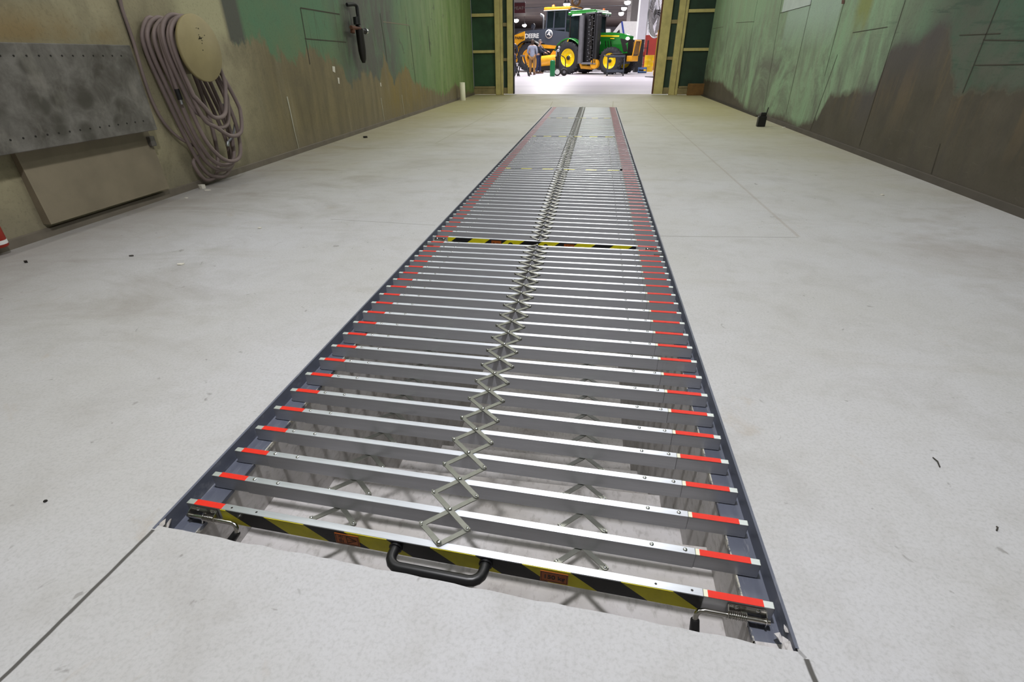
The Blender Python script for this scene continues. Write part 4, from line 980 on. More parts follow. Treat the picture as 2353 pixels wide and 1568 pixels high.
# folded flail mower on the near side of the tractor
mb = MB(); X0, X1, Y, Z0, Z1 = 0.72, 1.92, -1.30, 0.50, 2.92
mb.box((X0, Y+0.30, Z0), (X1, Y+0.36, Z1), M['dark']); mb.box((X1-0.22, Y-0.02, Z0), (X1-0.16, Y+0.34, Z1), M['dark']); mb.box((X0+0.42, Y+0.02, Z1-0.06), (X1, Y+0.34, Z1), M['silver']); mb.box((X0+0.3, Y-0.02, Z0), (X1, Y+0.34, Z0+0.06), M['silver'])
deck = mb.build('mower_deck', tr)
mb = MB(); mb.cyl((X0+0.16, Y+0.10, Z0+0.04), (X0+0.16, Y+0.10, Z1-0.10), 0.15, M['grey'], 20); mb.build('roller', deck, label='pale grey roller')
mb = MB(); mb.cyl((X0+0.78, Y+0.14, Z0+0.06), (X0+0.78, Y+0.14, Z1-0.08), 0.085, M['ink'], 14); mb.build('rotor', deck)
mb = MB(); random.seed(4)
for k in range(34):
    z = Z0+0.12+(Z1-Z0-0.26)*k/33; a = k*2.4
    c = Vector((X0+0.78+0.17*math.cos(a), Y+0.12-0.10*abs(math.sin(a)), z)); mb.box(c-Vector((0.035, 0.02, 0.016)), c+Vector((0.035, 0.02, 0.016)), M['silver'])
    mb.tube([(X0+0.78, Y+0.14, z), c], 0.018, M['ink'], 5)
mb.build('flail_knives', deck)
mb = MB(); mb.box((X1-0.16, Y+0.0, Z0+0.05), (X1+0.0, Y+0.30, Z1-0.1), M['dark'], 0.03); mb.build('cover_flap', deck)
mb = MB(); mb.tube([(X0+0.15, Y+0.1, 0.66), (X0+0.25, Y+0.15, 0.36), (X1-0.3, Y+0.2, 0.33)], 0.10, M['machine'], 8); mb.lathe([(0.24, -0.1), (0.24, 0.1)], M['machine'], 18, Matrix.Translation((X1-0.10, Y+0.1, 0.52)) @ Matrix.Rotation(PI/2, 4, 'X')); mb.box((X0+0.35, Y-0.03, 0.53), (X1-0.28, Y+0.2, 0.60), M['silver']); mb.build('mower_arm', tr, label='ochre yellow mower arm')

# --- construction loader behind and to the left
LY = 38.5; la = -0.32
v = at(1262, 165, LY)
ld = thing('wheel_loader', 'yellow and charcoal construction loader reading DEERE behind the two standing people', 'loader', (v.x, LY, 0.0), la)
wheel('w', ld, (-0.95, -1.0, 0.86), 0.86, 0.55, M['machine'], 'y', -1, 20, 0.55)
wheel('w', ld, (-0.95, 1.0, 0.86), 0.86, 0.55, M['machine'], 'y', -1, 20, 0.55)
wheel('w', ld, (1.9, 1.0, 0.86), 0.86, 0.55, M['machine'], 'y', -1, 20, 0.55)
mb = MB(); mb.prism([(-3.0, -1.05, 0.75), (-1.75, -1.05, 0.55), (-1.55, -1.05, 1.55), (-1.36, -1.05, 1.75), (-1.36, -1.05, 2.32), (-2.1, -1.05, 2.12), (-3.05, -1.05, 1.75)], (0, 2.1, 0), M['machine']); mb.box((-2.6, -1.056, 1.04), (-1.66, -1.05, 1.06), M['ink'])
for (x, z) in ((-2.05, 0.92), (-1.87, 0.92), (-1.96, 0.80)): mb.box((x-0.05, -1.058, z-0.04), (x+0.05, -1.05, z+0.04), M['ink'])
mb.build('counterweight', ld, label='yellow rear end')
mb = MB(); mb.text('PARKS', 0.22, M['ink'], Matrix.Translation((-1.72, -1.06, 1.96)) @ FACE, 0.004, 0.006); mb.build('lettering', ld, label='black lettering PARKS')
mb = MB(); mb.prism([(-1.36, -0.98, 1.70), (0.05, -0.98, 1.62), (0.05, -0.98, 2.42), (-1.36, -0.98, 2.36)], (0, 1.96, 0), M['charcoal']); mb.prism([(-2.3, -0.9, 2.0), (-1.36, -0.9, 2.2), (-1.36, -0.9, 2.36), (-1.8, -0.9, 2.34)], (0, 1.8, 0), M['charcoal'])
mb.build('engine_hood', ld)
mb = MB(); mb.text('DEERE', 0.345, M['white'], Matrix.Translation((-0.86, -0.99, 2.05)) @ FACE, 0.006, 0.012); mb.build('lettering', ld, label='white lettering DEERE')
mb = MB()
arc = [(-0.95+1.10*math.cos(a), 0, 0.86+0.99*math.sin(a)) for a in [PI*0.05+PI*0.9*k/12 for k in range(13)]]
for k in range(12):
    a, b = Vector(arc[k]), Vector(arc[k+1]); mb.add([a+Vector((0, -1.32, 0)), a+Vector((0, -0.6, 0)), b+Vector((0, -0.6, 0)), b+Vector((0, -1.32, 0)), a*1.0+Vector((0, -1.32, -0.10)), b+Vector((0, -1.32, -0.10))], [(0, 1, 2, 3), (0, 3, 5, 4)], M['ink'], True)
mb.build('fender', ld)
mb = MB(); mb.prism([(0.05, -0.98, 1.55), (1.45, -0.98, 1.42), (1.45, -0.98, 2.25), (0.05, -0.98, 2.42)], (0, 1.96, 0), M['charcoal']); mb.prism([(1.45, -0.98, 1.42), (2.2, -0.8, 1.60), (2.2, -0.8, 2.1), (1.45, -0.98, 2.25)], (0, 1.7, 0), M['charcoal'])
mb.build('cab_base', ld)
mb = MB()
for p, q in (((0.10, -0.92, 2.4), (0.16, -0.88, 3.40)), ((1.42, -0.92, 2.25), (1.42, -0.88, 3.40)), ((0.62, -0.94, 2.35), (0.66, -0.89, 3.40)), ((1.42, 0.92, 2.25), (1.42, 0.88, 3.40)), ((2.1, -0.6, 2.1), (1.9, -0.6, 3.36)), ((2.1, 0.6, 2.1), (1.9, 0.6, 3.36)), ((0.10, 0.92, 2.4), (0.16, 0.88, 3.40))): mb.tube([p, q], 0.05, M['charcoal'], 6)
mb.box((0.1, -0.93, 2.36), (1.45, -0.86, 2.46), M['charcoal']); mb.build('cab_frame', ld)
mb = MB(); mb.quad([(0.12, -0.9, 2.42), (1.42, -0.9, 2.27), (1.42, -0.87, 3.38), (0.16, -0.87, 3.38)], M['glass']); mb.quad([(1.44, -0.88, 2.2), (2.1, -0.6, 2.1), (1.9, -0.6, 3.36), (1.44, -0.86, 3.38)], M['glass']); mb.quad([(2.1, -0.6, 2.1), (2.1, 0.6, 2.1), (1.9, 0.6, 3.36), (1.9, -0.6, 3.36)], M['glass']); mb.quad([(0.1, -0.88, 2.42), (0.1, 0.88, 2.42), (0.15, 0.86, 3.38), (0.15, -0.86, 3.38)], M['glass']); mb.build('cab_glazing', ld)
mb = MB(); mb.box((0.5, -0.3, 2.3), (1.0, 0.3, 2.7), M['dark'], 0.05); mb.box((0.42, -0.3, 2.6), (0.58, 0.3, 3.1), M['dark'], 0.05); mb.build('seat', ld)
mb = MB(); mb.box((-0.05, -1.0, 3.40), (1.75, 1.0, 3.57), M['machine'], 0.05); mb.box((-0.05, -1.01, 3.38), (1.6, -0.98, 3.42), M['white']); mb.box((1.5, -0.95, 3.33), (2.0, 0.95, 3.5), M['charcoal'], 0.04); mb.build('roof', ld)
mb = MB(); mb.lathe([(0.09, 0), (0.085, 0.14), (0.0001, 0.17)], M['orange'], 14, Matrix.Translation((0.35, -0.4, 3.57))); mb.build('beacon', ld, label='orange beacon')
mb = MB(); mb.tube(smooth_path([(-0.28, -0.45, 2.4), (-0.28, -0.45, 3.05), (-0.36, -0.45, 3.17), (-0.5, -0.45, 3.24)], 4), 0.085, M['silver'], 12); mb.build('exhaust_pipe', ld, label='bright exhaust stack')
mb = MB(); R90 = Matrix.Rotation(PI/2, 4, 'X'); c = Matrix.Translation((0.34, -0.99, 2.14)) @ R90
mb.lathe([(0.25, 0), (0.25, 0.012), (0.0001, 0.012)], M['white'], 28, c); mb.lathe([(0.20, 0.012), (0.20, 0.016), (0.0001, 0.016)], M['charcoal'], 28, c)
deer = [(-0.13, -0.06), (-0.02, -0.03), (0.08, -0.10), (0.14, -0.10), (0.09, -0.02), (0.05, 0.03), (0.10, 0.06), (0.14, 0.09), (0.06, 0.09), (0.03, 0.16), (0.0, 0.09), (-0.05, 0.16), (-0.03, 0.06), (-0.06, 0.02), (-0.12, 0.0)]
mb.add([(x, y, 0.020) for x, y in deer], [tuple(range(len(deer)))], M['white'], False, c); mb.build('round_badge', ld, label='round badge with a leaping deer')
mb = MB(); mb.prism([(0.0, -1.0, 1.36), (1.5, -1.0, 1.28), (1.5, -1.0, 1.44), (-0.1, -1.0, 1.58), (-0.75, -1.0, 1.60), (-0.55, -1.0, 1.36)], (0, 1.9, 0), M['machine']); mb.box((0.0, -0.9, 0.75), (1.4, 0.9, 1.36), M['dark']); mb.build('cab_step', ld)
mb = MB(); mb.prism([(0.35, -1.15, 0.75), (1.05, -1.15, 0.8), (1.25, -1.15, 1.35), (0.72, -1.15, 1.22)], (0, 0.2, 0), M['machine']); mb.box((1.0, -1.05, 0.9), (1.25, -0.9, 1.4), M['machine'], 0.02); mb.build('boom_link', ld)
mb = MB(); mb.cyl((-0.55, -1.25, 0.60), (1.2, -1.25, 0.72), 0.30, M['machine'], 20); mb.prism([(-0.85, -1.55, 0.30), (-0.25, -1.55, 0.25), (-0.10, -1.55, 0.58), (-0.3, -1.55, 0.9), (-0.75, -1.55, 0.88)], (0, 0.5, 0), M['machine']); mb.prism([(-0.70, -1.556, 0.56), (-0.36, -1.556, 0.54), (-0.34, -1.556, 0.74), (-0.66, -1.556, 0.76)], (0, 0.004, 0), M['ink']); mb.box((-0.35, -1.3, 0.08), (1.0, -0.8, 0.42), M['ink'], 0.04); mb.build('axle_housing', ld)
mb = MB(); mb.box((2.0, -0.5, 0.8), (3.0, 0.5, 1.4), M['machine'], 0.06); mb.box((1.85, -0.9, 2.2), (1.95, -0.75, 2.45), M['yellow'], 0.02); mb.tube([(1.6, -0.95, 1.7), (1.9, -0.95, 2.2)], 0.03, M['yellow'], 6); mb.build('boom', ld)

# --- people
def skinmesh(name, chains, m, parent=None, sub=2, label=None):
    """chains: list of lists of (point, radius); every chain starts at an existing point of the first one if it coincides"""
    vs, es, rs = [], [], []
    def idx(p):
        for i, q in enumerate(vs):
            if (Vector(q)-Vector(p)).length < 1e-4: return i
        return -1
    for ch in chains:
        prev = -1
        for (p, r) in ch:
            i = idx(p)
            if i < 0: vs.append(tuple(p)); rs.append(r); i = len(vs)-1
            if prev >= 0: es.append((prev, i))
            prev = i
    me = bpy.data.meshes.new(name); me.from_pydata(vs, es, []); me.update()
    o = bpy.data.objects.new(name, me); COL.objects.link(o)
    o.modifiers.new('skin', 'SKIN'); o.modifiers.new('sub', 'SUBSURF').levels = sub; o.modifiers['sub'].render_levels = sub
    lay = me.skin_vertices[0].data if me.skin_vertices else None
    if lay is None:
        bmx = bmesh.new(); bmx.from_mesh(me); bmx.verts.layers.skin.verify(); bmx.to_mesh(me); bmx.free(); lay = me.skin_vertices[0].data
    for i, r in enumerate(rs):
        rr = r if isinstance(r, tuple) else (r, r); lay[i].radius = rr; lay[i].use_root = (i == 0)
    dg = bpy.context.evaluated_depsgraph_get(); dg.update()
    em = bpy.data.meshes.new_from_object(o.evaluated_get(dg)); bpy.data.objects.remove(o); bpy.data.meshes.remove(me)
    em.materials.clear(); em.materials.append(m)
    for p in em.polygons: p.use_smooth = True
    return link(name, em, parent, label=label)

def person(loc, rz, label, cloth, legs, hairm, longhair, arms, lean=0.0, step=0.06, H=1.74):
    """local +x = the way the person faces"""
    root = thing('person', label, 'person', loc, rz)
    s = H/1.74; V = lambda x, y, z: (x*s+lean*max(0, z-0.95)*s, y*s, z*s)
    pel = (V(0, 0, 0.96), (0.115, 0.15)); 
    spine = [pel, (V(0, 0, 1.12), (0.10, 0.14)), (V(0.01, 0, 1.30), (0.115, 0.17)), (V(0, 0, 1.42), (0.09, 0.15)), (V(0.0, 0, 1.49), 0.062), (V(0.01, 0, 1.55), 0.058), (V(0.02, 0, 1.62), (0.095, 0.078)), (V(0.015, 0, 1.70), (0.092, 0.074))]
    leg = []; armc = []
    for sd in (-1, 1):
        st = step*sd
        leg.append([pel, (V(0.0, sd*0.10, 0.86), 0.095), (V(0.02+st*0.5, sd*0.115, 0.50), 0.066), (V(st-0.02, sd*0.12, 0.10), 0.046), (V(st, sd*0.12, 0.05), 0.045), (V(st+0.13, sd*0.135, 0.03), 0.035)])
    neck = spine[3]
    for sd in (-1, 1):
        sh, el, wr_, ha = arms[0 if sd < 0 else 1]
        hand = Vector(ha)-Vector(wr_); hd = hand.normalized()
        armc.append([neck, (V(*sh), 0.068), (V(*el), 0.048), (V(*wr_), 0.034), (V(*ha), (0.036, 0.022))])
    body = skinmesh('body', [spine]+leg+armc, M['skin'], root)
    # fingers: short chains rooted in the palm, unequal and bent
    for sd in (-1, 1):
        sh, el, wr_, ha = (Vector(V(*p)) for p in arms[0 if sd < 0 else 1])
        d = (ha-wr_).normalized(); side = d.cross(Vector((0, 0, 1)) if abs(d.z) < 0.9 else Vector((1, 0, 0))).normalized(); nrm = d.cross(side)
        ch = MB()
        for k, L in enumerate((0.066, 0.078, 0.074, 0.056)):
            b = ha + side*(-0.030+0.020*k)
            ch.tube([b-d*0.02, b+d*L*0.5+nrm*0.004, b+d*L*0.85+nrm*0.022, b+d*L+nrm*0.034], [0.0095, 0.009, 0.008, 0.006], M['skin'], 7)
        b = wr_.lerp(ha, 0.45)+side*-0.030; ch.tube([b, b+side*-0.025+d*0.03, b+side*-0.028+d*0.062], [0.012, 0.010, 0.007], M['skin'], 7)
        ch.build('fingers', root)
    # face
    f = MB(); hx = lean*0.68*s
    hc = Vector(V(0.02, 0, 1.64))
    f.ball(hc+Vector((0.098, 0, -0.012))*s, 0.018*s, M['skin'], 8, (1.1, 0.8, 1.3)); 
    for sd in (-1, 1):
        f.ball(hc+Vector((0.082, sd*0.032, 0.012))*s, 0.011*s, M['white'], 8); f.ball(hc+Vector((0.091, sd*0.032, 0.012))*s, 0.006*s, M['ink'], 6); f.ball(hc+Vector((0.0, sd*0.082, -0.005))*s, 0.022*s, M['skin'], 8, (0.7, 0.4, 1.3))
    f.box(hc+Vector((0.086, -0.024, -0.062))*s, hc+Vector((0.094, 0.024, -0.054))*s, M['redwall']); f.build('face', root)
    h = MB()
    pr = []
    for i in range(12):
        for k in range(16):
            pass
    bm = bmesh.new(); bmesh.ops.create_uvsphere(bm, u_segments=18, v_segments=12, radius=1)
    kill = [v for v in bm.verts if (v.co.x > 0.28 and v.co.z < 0.45) or v.co.z < -0.75]
    bmesh.ops.delete(bm, geom=kill, context='VERTS')
    for v in bm.verts:
        zz = v.co.z; drop = 0.0
        if longhair and zz < 0: drop = zz*0.16
        v.co = hc+Vector((v.co.x*0.112-0.008, v.co.y*0.096*(1.12 if longhair and zz < 0 else 1), v.co.z*0.115+0.02+drop))*s
    h.bmd(bm, hairm, True); h.build('hair', root)
    E_ = 0.018
    tor = [(V(0, 0, 0.86), (0.13, 0.17)), (V(0, 0, 0.96), (0.142, 0.18)), (V(0, 0, 1.12), (0.122, 0.16)), (V(0.01, 0, 1.30), (0.135, 0.19)), (V(0, 0, 1.43), (0.10, 0.165)), (V(0, 0, 1.485), 0.075)]
    ac = []
    for sd in (-1, 1):
        sh, el, wr_, ha = arms[0 if sd < 0 else 1]
        ac.append([tor[4], (V(*sh), 0.085), (V(*el), 0.066), (V(*wr_), 0.046)])
    skinmesh('jacket' if cloth is M['jacket'] else 'sweatshirt', [tor]+ac, cloth, root)
    lg = []
    for sd in (-1, 1):
        st = step*sd
        lg.append([(V(0, 0, 0.95), (0.128, 0.165)), (V(0.0, sd*0.10, 0.86), 0.112), (V(0.02+st*0.5, sd*0.115, 0.50), 0.082), (V(st-0.02, sd*0.12, 0.09), 0.068)])
    skinmesh('trousers', lg, legs, root)
    sh_ = MB()
    for sd in (-1, 1):
        st = step*sd; c = Vector(V(st, sd*0.12, 0.0))
        sh_.box(c+Vector((-0.075, -0.048, 0.0)), c+Vector((0.20, 0.048, 0.07)), M['shoe'], 0.022); sh_.box(c+Vector((-0.07, -0.045, 0.05)), c+Vector((0.06, 0.045, 0.14)), M['shoe'], 0.02)
    sh_.build('boots', root)
    return root
# arms: (shoulder, elbow, wrist, hand) right (y<0) then left
hang = [((0, -0.20, 1.40), (-0.02, -0.27, 1.13), (0.16, -0.20, 1.02), (0.24, -0.17, 1.03)), ((0, 0.20, 1.40), (-0.02, 0.27, 1.13), (0.14, 0.20, 1.02), (0.22, 0.17, 1.03))]
reach = [((0, -0.20, 1.40), (0.20, -0.26, 1.18), (0.42, -0.22, 1.10), (0.50, -0.20, 1.08)), ((0, 0.20, 1.40), (0.24, 0.24, 1.22), (0.48, 0.20, 1.16), (0.56, 0.18, 1.14))]
v = gnd(1223, 172); person((v.x, v.y, 0), PI*0.47, 'person in grey sweatshirt and khaki trousers, long brown hair, seen from behind', M['sweat'], M['khaki'], M['hair'], True, hang, 0.0, 0.05, 1.70)
v = at(1237, 168.5, 34.4); person((v.x, v.y, 0), -0.15, 'person in dark jacket and navy jeans reaching right toward the loader', M['jacket'], M['jeans'], M['hairg'], False, reach, 0.10, 0.08, 1.74)
v = at(1177.5, 171, 31.6); person((v.x, v.y, 0), PI*0.6, 'person in dark jacket mostly hidden behind the left door edge', M['jacket'], M['jeans'], M['hair'], False, hang, 0.0, 0.05, 1.80)

# --- tool cart, gas bottle on its hand truck, trestles
v = gnd(1413, 174.5)
ct = thing('tool_cart', 'dark grey wheeled tool cart in front of the tractor front wheel', 'cart', (v.x, v.y, 0), -0.06); ct.scale = (0.88, 0.88, 0.95)
for z0, z1, nm in ((0.86, 0.98, 'top_tray'), (0.16, 0.30, 'bottom_tray')):
    mb = MB(); mb.box((-0.50, -0.32, z0), (0.50, 0.32, z0+0.03), M['dark']); mb.box((-0.50, -0.32, z0), (0.50, -0.30, z1), M['charcoal']); mb.box((-0.50, 0.30, z0), (0.50, 0.32, z1), M['charcoal']); mb.box((-0.50, -0.32, z0), (-0.48, 0.32, z1), M['charcoal']); mb.box((0.48, -0.32, z0), (0.50, 0.32, z1), M['charcoal']); mb.build(nm, ct)
for x in (-0.46, 0.46):
    for y in (-0.28, 0.28):
        mb = MB(); mb.box((x-0.03, y-0.03, 0.16), (x+0.03, y+0.03, 0.98), M['charcoal']); mb.build('post', ct)
        mb = MB(); mb.cyl((x-0.03, y, 0.065), (x+0.03, y, 0.065), 0.065, M['ink'], 14); mb.box((x-0.035, y-0.02, 0.07), (x+0.035, y+0.02, 0.16), M['grey']); mb.build('caster', ct)
mb = MB(); mb.tube(smooth_path([(-0.50, -0.25, 0.92), (-0.68, -0.25, 0.97), (-0.68, 0.25, 0.97), (-0.50, 0.25, 0.92)], 5), 0.02, M['charcoal'], 8); mb.build('push_handle', ct)
v = gnd(1413, 174.5)
sh = thing('tool_roll', 'dark flat bundle lying on top of the tool cart', 'tool roll', (v.x, v.y, 0.936), -0.06); mb = MB(); mb.prism([(-0.3, -0.2, 0), (0.05, -0.25, 0), (0.4, -0.1, 0), (0.35, 0.2, 0), (-0.2, 0.22, 0)], (0, 0, 0.05), M['ink']); mb.build('roll', sh)
mb = MB(); mb.prism([(-0.2, -0.12, 0.05), (0.15, -0.14, 0.05), (0.3, 0.1, 0.05), (-0.1, 0.15, 0.05)], (0, 0, 0.03), M['grey']); mb.build('cloth', sh)

GY = 29.6; v = gnd(1270, 175.5)
tag(MB().lathe([(0.125, 0), (0.13, 0.02), (0.13, 0.66), (0.12, 0.71), (0.10, 0.73), (0.0001, 0.735)], M['bin'], 24).build('gas_bottle', None, (v.x-0.02, v.y, 0.0)), 'green gas bottle standing at the left of the welding hand truck', 'gas bottle')
v = gnd(1280, 174.5)
ht = thing('hand_truck', 'black welding hand truck with pale wheels beside the green bottle', 'hand truck', (v.x, v.y, 0), 0.1)
mb = MB(); mb.box((-0.10, -0.02, 0.12), (0.08, 0.22, 1.02), M['ink'], 0.02); mb.cyl((-0.02, 0.1, 1.02), (-0.02, 0.1, 1.38), 0.07, M['ink'], 12); mb.build('tank', ht)
mb = MB(); mb.tube(smooth_path([(0.08, -0.05, 0.95), (0.30, -0.05, 0.88), (0.42, -0.05, 0.68), (0.40, -0.05, 0.1)], 5), 0.018, M['ink'], 8); mb.tube(smooth_path([(0.08, 0.25, 0.95), (0.30, 0.25, 0.88), (0.42, 0.25, 0.68), (0.40, 0.25, 0.1)], 5), 0.018, M['ink'], 8); mb.box((-0.14, -0.06, 0.10), (0.42, 0.26, 0.14), M['ink']); mb.build('frame', ht)
RX = Matrix.Rotation(PI/2, 4, 'X')
for (x, y, m2) in ((0.0, -0.06, 'white'), (0.36, -0.06, 'grey')):
    mb = MB(); mb.lathe([(0.10, -0.04), (0.18, -0.035), (0.185, 0.0), (0.18, 0.035), (0.10, 0.04)], M['ink'], 24, Matrix.Translation((x, y-0.02, 0.185)) @ RX); w = mb.build('wheel', ht)
    mb = MB(); mb.lathe([(0.125 if m2 == 'white' else 0.07, 0.042), (0.03, 0.055), (0.0001, 0.055)], M[m2], 24, Matrix.Translation((x, y-0.02, 0.185)) @ RX); mb.build('hub_cap', w)
mb = MB(); mb.lathe([(0.07, 0), (0.07, 0.03), (0.0001, 0.03)], M['silver'], 18, Matrix.Translation((0.02, -0.02, 1.16)) @ RX); mb.lathe([(0.06, 0), (0.06, 0.03), (0.0001, 0.03)], M['silver'], 18, Matrix.Translation((0.06, 0.0, 1.30)) @ RX); mb.box((-0.10, -0.03, 0.9), (-0.04, 0.0, 1.18), M['silver']); mb.build('pressure_gauge', ht)

def trestle(px, label, rz):
    v = gnd(px, 175.5)
    st = thing('trestle', label, 'trestle', (v.x, v.y, 0), rz, 'metal trestles by the left door')
    mb = MB(); mb.box((-0.12, -0.06, 0.90), (0.12, 0.06, 0.97), M['grey'], 0.01); mb.build('saddle', st)
    for (x, y) in ((-0.40, -0.25), (0.40, -0.25), (-0.28, 0.25), (0.28, 0.25)):
        mb = MB(); mb.tube([(x, y, 0.0), (x*0.18, y*0.18, 0.90)], 0.028, M['dark'], 6); mb.build('leg', st)
    mb = MB(); mb.tube([(-0.30, -0.19, 0.25), (0.30, -0.19, 0.25)], 0.014, M['dark'], 6); mb.tube([(-0.2, 0.18, 0.25), (0.2, 0.18, 0.25)], 0.014, M['dark'], 6); mb.build('cross_bar', st)
trestle(1201, 'dark metal trestle standing left of the person in the grey sweatshirt', 0.0)
trestle(1177, 'second metal trestle with only one leg showing past the left door', 0.1)

# --- right-hand clutter
DY = 37.5; v = at(1489, 163.5, DY)
dr = thing('drum', 'yellow steel drum in front of the dark red column', 'drum', (v.x, DY, 0))
mb = MB(); mb.lathe([(0.29, 0), (0.29, 0.28), (0.302, 0.30), (0.29, 0.32), (0.29, 0.60), (0.302, 0.62), (0.29, 0.64), (0.29, 0.90), (0.30, 0.92), (0.28, 0.90), (0.0001, 0.90)], M['yellow'], 28); mb.build('body', dr)
mb = MB(); mb.cyl((0.12, 0, 0.9), (0.12, 0, 0.925), 0.04, M['dark'], 10); mb.build('bung', dr)
v = at(1494, 160, 41.0)
mb = MB(); mb.box((-0.55, -0.35, 0), (0.32, 0.35, 2.1), M['redwall']); rc = struct(mb.build('column', None, (v.x, 41, 0)))
mb = MB(); mb.box((-0.50, -0.30, 2.1), (0.30, 0.30, 8), M['col_white']); struct(mb.build('column', None, (v.x, 41, 0)))
v = at(1471, 90, 36.5)
mb = MB(); mb.box((-0.24, -0.24, 1.75), (0.24, 0.24, 8), M['col_white']); mb.box((-0.22, -0.22, 0), (0.22, 0.22, 1.75), M['dark']); struct(mb.build('column', None, (v.x, 36.5, 0), (0, 0, 0.15)))
for px, Yc, hw in ((1449, 62, 0.45), (1458, 52, 0.4), (1482, 47, 0.35)):
    v = at(px, 60, Yc); mb = MB(); mb.box((-hw, -hw, 0), (hw, hw, 8), M['col_grey']); struct(mb.build('column', None, (v.x, Yc, 0)))
v = gnd(1475, 168)
bc = thing('crate', 'blue plastic crate on the shop floor left of the yellow drum', 'crate', (v.x, v.y, 0))
mb = MB(); mb.box((-0.24, -0.2, 0), (0.24, 0.2, 0.03), M['blue'])
for (a, b) in (((-0.24, -0.2), (0.24, -0.18)), ((-0.24, 0.18), (0.24, 0.2)), ((-0.24, -0.2), (-0.22, 0.2)), ((0.22, -0.2), (0.24, 0.2))):
    mb.box((a[0], a[1], 0), (b[0], b[1], 0.10), M['blue']); mb.box((a[0], a[1], 0.20), (b[0], b[1], 0.30), M['blue'])
for x in (-0.23, 0.0, 0.23): mb.box((x-0.02, -0.2, 0.1), (x+0.02, -0.18, 0.2), M['blue'])
mb.build('box', bc); mb = MB(); mb.box((-0.07, -0.205, 0.1), (0.07, -0.2, 0.19), M['ink']); mb.build('grip_hole', bc)
v = at(1474, 130, 38.3); random.seed(9)
rk = thing('parts_rack', 'cluttered parts rack behind the blue crate beside the red column', 'rack', (v.x, 38.6, 0))
mb = MB()
for x in (-0.35, 0.35):
    for y in (-0.2, 0.2): mb.box((x-0.025, y-0.025, 0), (x+0.025, y+0.025, 1.75), M['dark'])
for z in (0.35, 0.85, 1.3): mb.box((-0.37, -0.22, z), (0.37, 0.22, z+0.03), M['dark'])
mb.build('frame', rk)
for k, (x, z, m, lab) in enumerate(((-0.15, 1.33, 'silver', 'silver tin on the top shelf of the cluttered parts rack'), (0.12, 0.88, 'redwall', 'red can on the middle shelf of the parts rack'), (-0.18, 0.88, 'col_white', 'white tub on the middle shelf of the parts rack'), (0.0, 0.38, 'wood', 'brown box on the lowest shelf of the parts rack'))):
    tag(MB().lathe([(0.10, 0), (0.105, 0.02), (0.105, 0.20), (0.09, 0.23), (0.0001, 0.23)], M[m], 14).build('tin', None, (v.x+x, 38.5, z+0.001)), lab, 'tin', 'tins on the parts rack')
v = at(1472, 110, 39.2); mb = MB(); mb.tube([(0, 0, 0), (0.05, 0, 2.0)], 0.05, M['copper'], 10); mb.tube([(0.05, 0, 2.0), (0.06, 0, 2.4)], 0.03, M['copper'], 10)
tag(mb.build('copper_pipe', None, (v.x, 39.2, 0)), 'upright copper coloured pipe between the tractor and the red column', 'pipe')

# white lorry with its bonnet tipped, behind the tractor
v = at(1424, 78, 42)
wt = thing('lorry', 'white lorry with bonnet tipped open behind the green tractor', 'lorry', (v.x, 42, 0))
mb = MB(); mb.box((-1.9, 0, 0.5), (0.8, 2.2, 1.6), M['dark'], 0.05); mb.build('chassis', wt)
for x in (-1.2, 0.4):
    mb = MB(); mb.cyl((x, -0.05, 0.5), (x, 0.3, 0.5), 0.5, M['tyre'], 24); mb.build('wheel', wt)
mb = MB(); mb.box((-2.3, 0.1, 1.4), (-0.62, 2.2, 2.55), M['white'], 0.08); mb.build('cab', wt)
mb = MB()
pr = [(-0.75, 0, 2.0), (-0.05, 0, 2.85), (0.12, 0, 2.98), (1.35, 0, 2.95), (1.62, 0, 2.2), (1.75, 0, 1.6), (-0.5, 0, 1.6)]
mb.prism(pr, (0, 0.2, 0), M['white']); mb.prism([(0.12, -0.01, 2.98), (1.35, -0.01, 2.95), (1.75, -0.2, 1.6), (0.45, -0.2, 1.7)], (0, -0.02, 0), M['white'])
mb.build('bonnet', wt)
mb = MB(); mb.prism([(0.02, -0.03, 2.95), (0.13, -0.03, 2.97), (0.47, -0.23, 1.7), (0.34, -0.23, 1.7)], (0, -0.01, 0), M['binblue']); mb.build('stripe', wt, label='dark blue stripe')
mb = MB(); mb.prism([(-0.35, -0.02, 2.2), (-0.05, -0.02, 2.5), (0.0, -0.02, 2.35), (0.15, -0.02, 1.75), (-0.02, -0.02, 1.75), (-0.1, -0.02, 2.15)], (0, 0.01, 0), M['ink']); mb.build('vent', wt)

# hanging and wall things
v = at(1193, 17.5, 60)
sg = thing('banner_sign', 'dark red hanging sign with pale letters high beside the left door', 'sign', (v.x, 60, v.z))
mb = MB(); mb.box((-0.75, -0.03, -0.46), (0.62, 0.03, 0.40), M['maroon']); mb.box((-0.75, -0.04, 0.40), (0.62, 0.04, 0.46), M['grey']); mb.build('board', sg)
mb = MB(); mb.text('MEAT', 0.42, M['signtext'], Matrix.Translation((-0.06, -0.035, -0.06)) @ FACE, 0.003, 0.008); mb.build('lettering', sg, label='pale letters')
mb = MB(); mb.tube([(-0.6, 0, 0.46), (-0.6, 0, 1.2)], 0.015, M['grey'], 5); mb.tube([(0.5, 0, 0.46), (0.5, 0, 1.2)], 0.015, M['grey'], 5); mb.build('hanger', sg)

